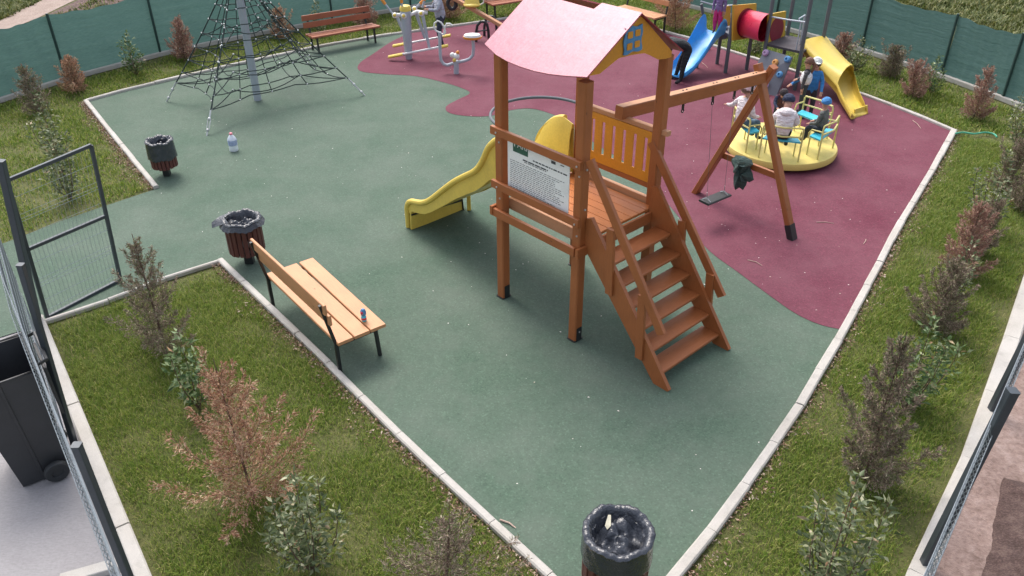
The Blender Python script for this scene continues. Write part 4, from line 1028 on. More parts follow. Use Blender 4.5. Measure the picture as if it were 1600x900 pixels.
tp = PL(706, 6, sb + Vector((0, .5, 0)), Vector((0, 1, 0)))
MB().tube([tp + Vector((math.cos(t) * .085, 0.02, math.sin(t) * .11)) for t in [i * 2 * math.pi / 18 for i in range(18)]], .04, 8, closed=True).build('buffer_tyre', M['rubber_blk'], ss)

# ================================================================== MODULAR PLAYSET
ps = thing('play_structure', 'grey post play structure with blue slide, red tunnel, climbing ramp and long yellow slide', 'play structure', G(1190, 110))
def post(px, py, h, r=.035, m_='gpost'):
    b_ = G(px, py); MB().tube([b_, b_ + UZ * h], r, 12).build('post', M[m_], ps); return b_
pB, pC, pD = post(1120, 101, .75), post(1133, 115, 1.36), post(1166, 110, .8)
pE, pF = post(1187, 128, 1.5), post(1241, 142, 1.75)
dE = (pF - pE); nE = Vector((-dE.y, dE.x, 0)).normalized(); nE = nE if nE.y > 0 else -nE
pEb, pFb = pE + nE * .75 + Vector((.0, 0, 0)), pF + nE * .75
for b_ in (pEb, pFb): MB().tube([b_, b_ + UZ * 1.75], .035, 12).build('post', M['gpost'], ps)
pA = G(1088, 107)
MB().tube([pA, pA + UZ * .42], .035, 10).build('post', M['gpost'], ps)
p0 = G(1107, 78); MB().tube([p0, Vector((PL(1096, 6, p0, (0, 1, 0)).x, p0.y, HT(p0, 6)))], .03, 10).build('post', M['gpost'], ps)
# decks
dz = .66
MB().prism([Vector((p.x, p.y, dz)) for p in (pE, pF, pFb, pEb)], UZ, .04).build('deck', M['deckgrey'], ps)
tE = (pF - pE).normalized(); q0 = pC; 
MB().prism([Vector((p.x, p.y, dz)) for p in (pB - tE * .05, pC, pC + nE * .55 , pB - tE * .05 + nE * .55)], UZ, .04).build('deck', M['slate'], ps)
MB().prism([Vector((p.x, p.y, .55)) for p in (pC - tE * .1, pC, pC + UZ * .0, )] + [Vector((pB.x, pB.y, .55))], UZ, .1).build('step_panel', M['slate'], ps) if False else None
# ramp
r0, r1 = G(1195, 76, dz + .02), G(1238, 89, dz + .02); r2, r3 = G(1212, 152), G(1163, 140)
rn = (r1 - r0).cross(r3 - r0).normalized(); rn = rn if rn.z > 0 else -rn
ramp_ = MB().prism([r0, r1, r2, r3], rn, -.03).build('climbing_ramp', M['slate'], ps)
lil = paint('lilac_hold', (.42, .28, .45), .5, .1); org = paint('orange_hold', (.62, .30, .08), .5, .1)
for (x, y), m_ in (((1197, 83), lil), ((1212, 98), org), ((1231, 93), M['winblue']), ((1219, 117), M['winblue']), ((1197, 133), lil)):
    c_ = PL(x, y, r0, rn); MB().lathe([(.055, 0), (.06, .02), (.045, .05), (.022, .055), (.018, .03)], c_, 12, rot=rn.to_track_quat('Z', 'Y').to_matrix()).build('climbing_hold', m_, ramp_)
# panels with ring mouths
gN = (pF - pE).normalized()
def ringpanel(px, circ, base, name):
    P_ = [PL(x, y, base, gN) for x, y in px]; o = MB().prism(P_, gN, .03).build(name, M['panel_y'], ps)
    cc = [PL(x, y, base - gN * .004, gN) for x, y in circ]; c0 = sum(cc, Vector()) / len(cc); ux = (cc[1] - cc[0]) / 2; uz = (cc[3] - cc[2]) / 2
    MB().prism([c0 + ux * math.cos(t) + uz * math.sin(t) for t in [i * math.pi / 14 for i in range(28)]], gN, .042).build('tunnel_mouth', M['darkred'], o); return c0, ux, uz
M['panel_y'] = paint('mustard_panel', (.58, .36, .04), .45, .1, scale=3)
pc1 = G(1145, 112)
c1_, ux1, uz1 = ringpanel([(1143, 63), (1144, 8), (1180, 5), (1178, 58)], [(1148, 37), (1178, 33), (1162, 60), (1166, 13)], pc1, 'tunnel_panel')
pc2 = G(1192, 124)
c2_, ux2, uz2 = ringpanel([(1196, 73), (1199, 22), (1226, 17), (1223, 67)], [(1200, 48), (1221, 42), (1209, 66), (1213, 27)], pc2, 'tunnel_panel')
tb = MB(); vs = []; fs = []; nt_ = 30; ns_ = 9
cA, cB = c1_, c1_ + (c2_ - c1_) * .62 + Vector((0, 0, 0))
cB = PL(1196, 44, pE, gN)
for i in range(ns_ + 1):
    cc = lerp(cA, cB, i / ns_)
    for q in range(nt_):
        a = 2 * math.pi * q / nt_; rr_ = .235 * (1 + .03 * (1 if (q % 6) < 1 else 0)); rr_ *= 1.0
        vs.append(cc + nE * math.cos(a) * rr_ + UZ * math.sin(a) * rr_)
for i in range(ns_):
    for q in range(nt_): fs.append((i * nt_ + q, i * nt_ + (q + 1) % nt_, (i + 1) * nt_ + (q + 1) % nt_, (i + 1) * nt_ + q))
tb.add(vs, fs, None, True).build('tunnel', M['red'], ps)
# barrier panel behind blue slide
sp2 = [PL(x, y, G(1124, 100), (0.2, 1, 0)) for x, y in ((1131, 42), (1131, 10), (1142, 9), (1141, 40))]
MB().prism(sp2, Vector((.2, 1, 0)), .02).build('side_panel', M['panel_y'], ps)
sp3 = [PL(x, y, G(1126, 105), (0.2, 1, 0)) for x, y in ((1128, 62), (1128, 45), (1137, 43), (1137, 60))]
MB().prism(sp3, Vector((.2, 1, 0)), .02).build('side_panel', M['slate'], ps)
# rails
MB().tube([PL(1095, 2, p0, (0, 1, 0)), PL(1112, 7, p0, (0, 1, 0)), PL(1132, 9, p0 + Vector((0, -.3, 0)), (0, 1, 0)), PC_ if False else Vector((pC.x, pC.y, HT(pC, 8)))], .015, 8).build('rail', M['pipe'], ps)
MB().tube([Vector((pE.x, pE.y, HT(pE, 26))), Vector((lerp(pE, pF, .5).x, lerp(pE, pF, .5).y, HT(lerp(pE, pF, .5), 31))), Vector((pF.x, pF.y, HT(pF, 35)))], .014, 8).build('rail', M['pipe'], ps)
hp = pF - tE * .12 + nE * .03
MB().tube([hp + UZ * (dz + .02), hp + UZ * 1.16, hp - tE * .05 + UZ * 1.22 , hp - tE * .1 + nE * .3 + UZ * 1.22, hp - tE * .1 + nE * .32 + UZ * .70], .014, 8).build('grab_handle', M['pipe'], ps)
# blue slide with high rounded sides
def uchute(name, rows, mat, parent, th=.025):
    """rows: list of (left_top, left_bottom, right_bottom, right_top)"""
    vs = []; n_ = 9
    for lt, lb, rb_, rt in rows:
        out_ = (lt - rt).normalized()
        vs += [lt + out_ * .02 - UZ * .03, lt, lerp(lt, lb, .7), lb + UZ * .01 + (rb_ - lb) * .06, lerp(lb, rb_, .5), rb_ + UZ * .01 + (lb - rb_) * .06, lerp(rt, rb_, .7), rt, rt - out_ * .02 - UZ * .03]
    k0 = len(vs); vs2 = vs + [v - UZ * th for v in vs]; fs = []
    for i in range(len(rows) - 1):
        for q in range(n_ - 1):
            f = (i * n_ + q, i * n_ + q + 1, (i + 1) * n_ + q + 1, (i + 1) * n_ + q); fs.append(f); fs.append(tuple(k0 + a for a in reversed(f)))
        for q in (0, n_ - 1): fs.append((i * n_ + q, (i + 1) * n_ + q, k0 + (i + 1) * n_ + q, k0 + i * n_ + q))
    for i in (0, len(rows) - 1):
        for q in range(n_ - 1): fs.append((i * n_ + q, i * n_ + q + 1, k0 + i * n_ + q + 1, k0 + i * n_ + q))
    return MB().add(vs2, fs, None, True).build(name, mat, parent, autosmooth=50)
S0, E0 = G(1118, 50, .66), G(1052, 121, .05)
hd0 = Vector((E0.x - S0.x, E0.y - S0.y, 0)); hL = hd0.length; hd0.normalize(); hs0 = Vector((hd0.y, -hd0.x, 0))
rows = []
for t, z, wh in ((0, .66, .18), (.04, .66, .28), (.10, .64, .33), (.17, .60, .32), (.25, .54, .27), (.35, .45, .22), (.5, .32, .17), (.65, .20, .14), (.78, .12, .13), (.9, .09, .12), (1., .09, .09)):
    c_ = S0 + hd0 * (hL * t); c_.z = z; l, r_ = c_ - hs0 * .21, c_ + hs0 * .21
    rows.append((l - hs0 * .02 + UZ * wh, l, r_, r_ + hs0 * .02 + UZ * wh))
uchute('blue_slide', rows, M['blue'], ps)
# long yellow slide: covered upper chute ending in an arch, open lower chute
f0, f1 = G(1336, 184), G(1356, 177)
tpL, tpR = G(1253, 66, .78), G(1292, 58, .78)
arL, arR = G(1309, 130, .36), G(1334, 112, .36)
def cover(name, mat, parent):
    vs = []; fs = []; n_ = 8; K = 7
    for i in range(n_ + 1):
        t = i / n_; l = lerp(tpL, arL, t); r_ = lerp(tpR, arR, t); hgt_ = lerp(.05, .20, t ** 2)
        for q in range(K + 1):
            a = math.pi * q / K; p = lerp(l, r_, .5 - .5 * math.cos(a)); vs.append(p + UZ * hgt_ * math.sin(a))
    for i in range(n_):
        for q in range(K): fs.append((i * (K + 1) + q, i * (K + 1) + q + 1, (i + 1) * (K + 1) + q + 1, (i + 1) * (K + 1) + q))
    k0 = len(vs); vs += [v - UZ * .02 for v in vs]; fs += [tuple(k0 + a for a in reversed(f)) for f in list(fs)]
    for q in range(K):
        for i in (0, n_): fs.append((i * (K + 1) + q, i * (K + 1) + q + 1, k0 + i * (K + 1) + q + 1, k0 + i * (K + 1) + q))
    return MB().add(vs, fs, None, True).build(name, mat, parent, autosmooth=60)
ys_ = cover('slide_cover', M['yellow'], ps)
rows = []
for t, dl in ((0, .16), (.25, .18), (.5, .18), (.75, .18), (1., .18)):
    l, r_ = lerp(tpL, arL, t), lerp(tpR, arR, t); rows.append((l, l - UZ * dl, r_ - UZ * dl, r_))
for (lx, ly, lz), (rx, ry, rz_), fz in (((1315, 145, .30), (1338, 126, .34), .14), ((1323, 162, .22), (1343, 143, .27), .10), ((1331, 177, .16), (1350, 158, .20), .06), ((1336, 183, .03), (1356, 175, .05), .02)):
    l, r_ = G(lx, ly, lz), G(rx, ry, rz_); rows.append((l, Vector((l.x, l.y, fz)), Vector((r_.x, r_.y, fz)), r_))
uchute('yellow_slide', rows, M['yellow'], ps)
kk = paint('dark_yellow_lip', (.52, .34, .03), .5, .1)
MB().prism([f0 + UZ * .002, f1 + UZ * .002, f1 + UZ * .13 + Vector((-.02, .03, 0)), f0 + UZ * .13 + Vector((-.02, .03, 0))], Vector((-.3, .6, 0)), .02).build('slide_lip', M['yellow'], ps)
mg = [PL(x, y, G(1252, 110), (1, .3, 0)) for x, y in ((1249, 60), (1254, 88), (1262, 84), (1258, 60))]
MB().prism([G(1251, 66, .62), G(1255, 90, .40), G(1263, 84, .42), G(1262, 66, .62)], Vector((0, 1, 0)), .02).build('side_panel', M['darkred'], ps)

# ================================================================== PEOPLE
_CL = {}
def cl(c):
    if c not in _CL: _CL[c] = cloth('cloth_' + str(len(_CL)), c)
    return _CL[c]
STAND = dict(pelvis=(0, 0, .49), belly=(0, 0, .58), chest=(0, 0, .70), neck=(0, 0, .81), head=(0, .012, .875), crown=(0, .005, .945),
             shL=(-.10, 0, .775), elL=(-.125, 0, .62), wrL=(-.13, .03, .49), shR=(.10, 0, .775), elR=(.125, 0, .62), wrR=(.13, .03, .49),
             hipL=(-.05, 0, .47), knL=(-.055, .01, .27), anL=(-.055, -.01, .05), toL=(-.06, .07, .022), hipR=(.05, 0, .47), knR=(.055, .01, .27), anR=(.055, -.01, .05), toR=(.06, .07, .022))
SIT = dict(STAND); 
for k_ in ('pelvis', 'belly', 'chest', 'neck', 'head', 'crown', 'shL', 'elL', 'wrL', 'shR', 'elR', 'wrR', 'hipL', 'hipR'):
    x, y, z = SIT[k_]; SIT[k_] = (x, y, z - .43)
SIT.update(knL=(-.065, .21, .05), anL=(-.065, .22, -.17), toL=(-.07, .30, -.195), knR=(.065, .21, .05), anR=(.065, .22, -.17), toR=(.07, .30, -.195),
           wrL=(-.09, .16, .13), wrR=(.09, .16, .13), elL=(-.13, .04, .17), elR=(.13, .04, .17))
BONES = [('pelvis', 'belly', 'top'), ('belly', 'chest', 'top'), ('chest', 'neck', 'top'), ('neck', 'head', 'skin'), ('head', 'crown', 'skin'),
         ('chest', 'shL', 'top'), ('shL', 'elL', 'sleeve'), ('elL', 'wrL', 'sleeve'), ('chest', 'shR', 'top'), ('shR', 'elR', 'sleeve'), ('elR', 'wrR', 'sleeve'),
         ('pelvis', 'hipL', 'legs'), ('hipL', 'knL', 'legs'), ('knL', 'anL', 'legs'), ('anL', 'toL', 'shoe'), ('pelvis', 'hipR', 'legs'), ('hipR', 'knR', 'legs'), ('knR', 'anR', 'legs'), ('anR', 'toR', 'shoe')]
RAD = dict(pelvis=.082, belly=.078, chest=.085, neck=.034, head=.062, crown=.048, shL=.042, elL=.034, wrL=.022, shR=.042, elR=.034, wrR=.022,
           hipL=.060, knL=.043, anL=.028, toL=.022, hipR=.060, knR=.043, anR=.028, toR=.022)
def person(label, loc, rz, h, pose, top_c, leg_c, skin_c=(.52, .29, .21), shoe_c=(.03, .03, .035), sleeve_c=None, hair=None, hat=None, hood=None, extra_rad=None, vest=None, hoodback=None):
    t_ = thing('person', label, 'person', loc, rz)
    J = {k_: Vector(v) * h for k_, v in pose.items()}; rad = {k_: v * h for k_, v in RAD.items()}
    for k_, v in (extra_rad or {}).items(): rad[k_] = v * h
    names_ = list(J); vs = [J[n_] for n_ in names_]; rs = [rad[n_] for n_ in names_]; idx = {n_: i for i, n_ in enumerate(names_)}
    es = [(idx[a], idx[b]) for a, b, _ in BONES]; segs = [(J[a], J[b], m_) for a, b, m_ in BONES]
    for S_ in 'LR':     # hand: palm, four fingers, thumb
        w_, e_ = J['wr' + S_], J['el' + S_]; d = (w_ - e_).normalized(); sd_ = d.cross(Vector((0, 0, 1))); sd_ = sd_.normalized() if sd_.length > .1 else Vector((1, 0, 0)); dn_ = d.cross(sd_)
        palm = w_ + d * .035 * h; vs.append(palm); rs.append(.018 * h); pi_ = len(vs) - 1; es.append((idx['wr' + S_], pi_)); segs.append((w_ + d * .008 * h, palm + d * .05 * h, 'skin'))
        for f_, (o_, L_) in enumerate(((-.017, .030), (-.006, .036), (.006, .034), (.017, .027))):
            a = palm + sd_ * o_ * h + d * .014 * h; b_ = a + d * L_ * h * .5; c_ = b_ + (d * .8 + dn_ * .5) * L_ * h * .5
            for q_, r_ in ((a, .0072), (b_, .0066), (c_, .0055)): vs.append(q_); rs.append(r_ * h)
            n0 = len(vs) - 3; es += [(pi_, n0), (n0, n0 + 1), (n0 + 1, n0 + 2)]
        a = w_ + d * .014 * h + sd_ * -.020 * h; b_ = a + (d * .7 - sd_ * .6) * .024 * h
        for q_, r_ in ((a, .0085), (b_, .0065)): vs.append(q_); rs.append(r_ * h)
        n0 = len(vs) - 2; es += [(idx['wr' + S_], n0), (n0, n0 + 1)]
    me = bpy.data.meshes.new('skeleton'); me.from_pydata(vs, es, []); ob = bpy.data.objects.new('skeleton', me); scene.collection.objects.link(ob)
    md = ob.modifiers.new('skin', 'SKIN'); md.use_smooth_shade = True
    if not me.skin_vertices: me.skin_vertices.new() if hasattr(me.skin_vertices, 'new') else None
    sv = me.skin_vertices[0].data
    for i, r_ in enumerate(rs): sv[i].radius = (r_, r_); sv[i].use_root = (i == 0)
    sv[idx['chest']].radius = (rs[idx['chest']] * 1.0, rs[idx['chest']] * .8)
    ob.modifiers.new('sub', 'SUBSURF').levels = 1
    dg = bpy.context.evaluated_depsgraph_get(); dg.update(); bme = bpy.data.meshes.new_from_object(ob.evaluated_get(dg)); bpy.data.objects.remove(ob)
    bme.name = 'body'; bme.materials.clear()
    slots = ['top', 'sleeve', 'legs', 'shoe', 'skin']; cols = dict(top=cl(top_c), sleeve=cl(sleeve_c or top_c), legs=cl(leg_c), shoe=cl(shoe_c), skin=cl(skin_c))
    for s_ in slots: bme.materials.append(cols[s_])
    for p in bme.polygons:
        c_ = p.center; best = None
        for a, b, m_ in segs:
            ab = b - a; t2 = max(0, min(1, (c_ - a).dot(ab) / max(1e-9, ab.length_squared))); dd = (a + ab * t2 - c_).length
            if best is None or dd < best[0] - 1e-5: best = (dd, m_)
        p.material_index = slots.index(best[1]); p.use_smooth = True
    link(bpy.data.objects.new('body', bme), t_)
    hd_ = (J['head'] + J['crown']) / 2; ax = (J['crown'] - J['head']).normalized(); q = ax.to_track_quat('Z', 'Y').to_matrix() if abs(ax.z) < .9 else Matrix.Identity(3)
    fdir = Vector(pose.get('_f', (0, 1, 0))) if '_f' in pose else Vector((0, 1, 0))
    fw_ = (fdir - ax * fdir.dot(ax)).normalized(); sx_ = fw_.cross(ax).normalized()
    e = .066 * h
    for s_ in (-1, 1):
        MB().ball(hd_ + fw_ * e * .82 + sx_ * s_ * e * .38 + ax * e * .05, .009 * h, 6).build('eye', M['black'], t_, local=True)
        MB().ball(hd_ + sx_ * s_ * e * .98 - ax * e * .1, .015 * h, 6, (.5, 1, 1.2)).build('ear', cl(skin_c), t_, local=True)
    MB().ball(hd_ + fw_ * e * .98 - ax * e * .18, .011 * h, 6).build('nose', cl(skin_c), t_, local=True)
    MB().ball(hd_ + fw_ * e * .86 - ax * e * .55, .013 * h, 6, (1.3, .5, .4)).build('mouth', cl((.35, .10, .09)), t_, local=True)
    def cap_(name, r_, lift, back, mat, full=1.0):
        mb = MB().ball((0, 0, 0), r_ * h, 12); out = []
        c0 = hd_ + ax * lift * h - fw_ * back * h
        for p in mb.v:
            p = Vector(p); z = p.z
            if z < -r_ * h * .25 * full: p.z = -r_ * h * .25 * full + (z + r_ * h * .25 * full) * .25
            out.append(c0 + sx_ * p.x + fw_ * p.y + ax * p.z)
        mb.v = out; return mb.build(name, mat, t_, local=True, autosmooth=70)
    if hair:
        cap_('hair', .080, .022, .014, cl(hair['c']), 2.2 if hair.get('long') else 1.0)
        if hair.get('tail'):
            pts_ = [hd_ - fw_ * .07 * h + ax * .03 * h, hd_ - fw_ * .11 * h, hd_ - fw_ * .105 * h - ax * .08 * h, hd_ - fw_ * .09 * h - ax * .17 * h, hd_ - fw_ * .085 * h - ax * .22 * h]
            MB().tube(pts_, [.022 * h, .03 * h, .028 * h, .02 * h, .006 * h], 8).build('ponytail', cl(hair['c']), t_, local=True)
    if hat:
        cap_('hat', .084, .034, .006, cl(hat['c']), .6)
        if hat.get('brim'): MB().ball(hd_ + ax * .035 * h + fw_ * .085 * h, .05 * h, 8, (1.1, .9, .14)).build('hat_brim', cl(hat['c']), t_, local=True)
    if hood: cap_('hood', .098, .008, .012, cl(hood), 2.6)
    if hoodback:
        MB().ball(J['neck'] + Vector((0, -.06, -.005)) * h, .10 * h, 10, (1.15, .75, .62)).build('hood', cl(top_c), t_, local=True)
    if vest:
        c0 = (J['chest'] + J['belly']) / 2
        mb = MB().ball((0, 0, 0), .125 * h, 12, (.92, .82, 1.15)); up_ = (J['neck'] - J['belly']).normalized(); ff = (Vector((0, 1, 0)) - up_ * up_.y).normalized(); ss_ = ff.cross(up_)
        mb.v = [c0 + ss_ * p[0] + ff * p[1] + up_ * p[2] for p in [Vector(v) for v in mb.v]]; mb.build('padded_vest', cl(vest), t_, local=True)
    return t_
def pose(base, **kw): d = dict(base); d.update(kw); return d

# ---- roundabout
rc = G(1220, 222, .17); rc0 = Vector((rc.x, rc.y, 0)); RR_ = .80
ra = thing('roundabout', 'round yellow merry-go-round with cyan seats and pale yellow rails, children riding on it', 'merry-go-round', rc0)
MB().lathe([(RR_ - .06, .06), (RR_, .07), (RR_ + .012, .12), (RR_, .165), (RR_ - .03, .172), (.3, .178), (.01, .178)], rc0, 64).build('platform', M['disc'] if 'disc' in M else paint('pale_yellow_disc', (.70, .56, .16), .5, .1, scale=4), ra)
MB().lathe([(.10, 0), (.10, .07)], rc0, 16).build('bearing', M['black'], ra)
MB().lathe([(.04, .17), (.03, .55)], rc0, 14).build('centre_post', M['gpost'], ra)
MB().tube([rc0 + Vector((math.cos(t) * .15, math.sin(t) * .15, .58)) for t in [i * 2 * math.pi / 24 for i in range(24)]], .014, 8, closed=True).build('hand_wheel', M['black'], ra)
MB().tube([rc0 + Vector((-.15, 0, .58)), rc0 + Vector((.15, 0, .58))], .012, 6).tube([rc0 + Vector((0, -.15, .58)), rc0 + Vector((0, .15, .58))], .012, 6).build('wheel_spoke', M['black'], ra)
M['rail'] = paint('pale_yellow_rail', (.62, .56, .20), .45, .1); SZ = .17 + .27
seats = []
for px_, py_ in ((1176, 199), (1221, 220), (1287, 211), (1258, 186)):
    g_ = G(px_, py_, SZ) - rc0; a = math.atan2(g_.y, g_.x); seats.append(a)
    r_ = Vector((math.cos(a), math.sin(a), 0)); tn = Vector((-r_.y, r_.x, 0)); cen = rc0 + r_ * .58
    MB().prism([cen - tn * .20 - r_ * .10 + UZ * SZ, cen - tn * .26 + r_ * .08 + UZ * SZ, cen + tn * .26 + r_ * .08 + UZ * SZ, cen + tn * .20 - r_ * .10 + UZ * SZ], UZ, .022).build('seat', M['cyan'], ra)
    for s_ in (-1, 1):
        MB().tube([cen + tn * .27 * s_ + r_ * .10 + UZ * .17, cen + tn * .27 * s_ + r_ * .10 + UZ * (SZ + .20), cen + tn * .25 * s_ + r_ * .10 + UZ * (SZ + .23)], .013, 8).build('rail_post', M['rail'], ra)
        MB().tube([cen + tn * .20 * s_ - r_ * .09 + UZ * .17, cen + tn * .20 * s_ - r_ * .09 + UZ * SZ], .011, 8).build('seat_leg', M['rail'], ra)
        MB().tube([cen + tn * .27 * s_ + r_ * .10 + UZ * (SZ + .14), cen + tn * .26 * s_ - r_ * .06 + UZ * (SZ + .14), cen + tn * .25 * s_ - r_ * .10 + UZ * (SZ + .08), cen + tn * .24 * s_ - r_ * .10 + UZ * SZ], .011, 8).build('armrest', M['rail'], ra)
    for zz in (.10, .23): MB().tube([cen - tn * .26 + r_ * .10 + UZ * (SZ + zz), cen + r_ * .15 + UZ * (SZ + zz), cen + tn * .26 + r_ * .10 + UZ * (SZ + zz)], .013, 8).build('back_rail', M['rail'], ra)
def seat_pt(i, rr_=.56, side=0.0):
    a = seats[i]; return rc0 + Vector((math.cos(a), math.sin(a), 0)) * rr_ + Vector((-math.sin(a), math.cos(a), 0)) * side + UZ * (SZ + .03)
def face_in(i): return seats[i] + math.pi / 2   # local +Y turned to the disc centre
person('child in white puffy jacket, hood down, seated on the front roundabout seat, back turned', seat_pt(1, .60), face_in(1), 1.06, pose(SIT, neck=(0, .06, .36), head=(0, .12, .415), crown=(0, .15, .475), chest=(0, .02, .26), elL=(-.16, .06, .20), elR=(.16, .06, .20)), (.80, .74, .76), (.02, .02, .025), hat=dict(c=(.02, .03, .07)), hoodback=1, extra_rad=dict(chest=.115, belly=.125, pelvis=.10, shL=.055, shR=.055, elL=.05, elR=.05))
person('person in white jacket and blue jeans on the left roundabout seat, behind the swing frame', seat_pt(0, .66), face_in(0) + .3, 1.12, pose(SIT, elL=(-.17, -.06, .24), wrL=(-.26, -.05, .22)), (.76, .68, .70), (.10, .17, .24), hat=dict(c=(.72, .50, .52)), hair=dict(c=(.20, .12, .09)), extra_rad=dict(chest=.10, belly=.10))
person('small boy in blue knitted hat and camouflage jacket on the right roundabout seat', seat_pt(2, .54, .02), face_in(2), .86, SIT, (.12, .13, .125), (.025, .035, .05), shoe_c=(.12, .11, .11), hat=dict(c=(.06, .24, .55)), extra_rad=dict(chest=.10, belly=.10))
pg_ = G(1249, 178, .17); person('girl with long brown ponytail and white padded vest standing at the back of the roundabout', Vector((pg_.x, pg_.y, .18)), 1.15, .90, pose(STAND, elR=(.13, .06, .62), wrR=(.08, .15, .58), elL=(-.13, .02, .62)), (.07, .07, .08), (.035, .05, .055), hair=dict(c=(.17, .085, .06), tail=1), vest=(.74, .74, .76))
pc_ = G(1259, 186); person('girl in white cap and bright blue jacket standing behind the roundabout rails', pc_, 2.9, 1.0, pose(STAND, elR=(.20, .10, .70), wrR=(.34, .18, .62), elL=(-.14, .06, .62), wrL=(-.13, .16, .52)), (.035, .20, .50), (.04, .04, .05), hair=dict(c=(.055, .035, .035), long=1), hat=dict(c=(.72, .74, .72), brim=1), extra_rad=dict(chest=.10, belly=.095))
pn_ = rc0 + Vector((.02, .40, .0)); person('child in dark navy and maroon jacket leaning over the roundabout hand wheel', Vector((pn_.x, pn_.y, .18)), 3.0, .78, pose(STAND, chest=(0, .08, .68), neck=(0, .16, .76), head=(0, .20, .80), crown=(0, .23, .86), shL=(-.10, .10, .74), shR=(.10, .10, .74), elL=(-.13, .18, .62), elR=(.13, .18, .62), wrL=(-.09, .30, .58), wrR=(.09, .30, .58)), (.075, .025, .045), (.03, .035, .05), sleeve_c=(.02, .03, .07), hair=dict(c=(.04, .03, .035)))
# ---- bent over at the foot of the blue slide
pk = G(1064, 127); person('person dressed in black bending down at the foot of the blue slide', pk, 1.45, 1.30, pose(STAND, pelvis=(0, -.05, .47), belly=(0, .03, .53), chest=(0, .13, .57), neck=(0, .24, .57), head=(0, .31, .54), crown=(0, .37, .52), shL=(-.10, .18, .56), shR=(.10, .18, .56), elL=(-.11, .22, .42), elR=(.11, .22, .42), wrL=(-.09, .28, .30), wrR=(.09, .28, .30), hipL=(-.06, -.05, .45), hipR=(.06, -.05, .45), knL=(-.10, 0, .25), anL=(-.14, .02, .05), toL=(-.14, .10, .022), knR=(.08, .03, .25), anR=(.06, .08, .05), toR=(.06, .16, .022)), (.022, .026, .03), (.012, .013, .016), hair=dict(c=(.03, .025, .022)))
# ---- on the air walker
pw = G(690, 73, .2); person('person in grey hooded top and dark jeans standing on the air walker', Vector((pw.x, pw.y, .16)), 1.9, 1.22, pose(STAND, chest=(0, .02, .70), elL=(-.13, .08, .64), wrL=(-.10, .20, .66), elR=(.13, .08, .64), wrR=(.10, .20, .66), knL=(-.05, .05, .28)), (.36, .38, .45), (.03, .04, .065), hair=dict(c=(.08, .06, .05)), extra_rad=dict(chest=.10, belly=.10))
# ---- on the upper deck of the play structure
pp_ = G(1119, 52, .70); person('small child in magenta trousers and purple top at the head of the blue slide', pp_, 2.6, .85, pose(STAND), (.20, .13, .30), (.52, .025, .16), hair=dict(c=(.25, .16, .10)), extra_rad=dict(knL=.06, knR=.06, hipL=.07, hipR=.07))

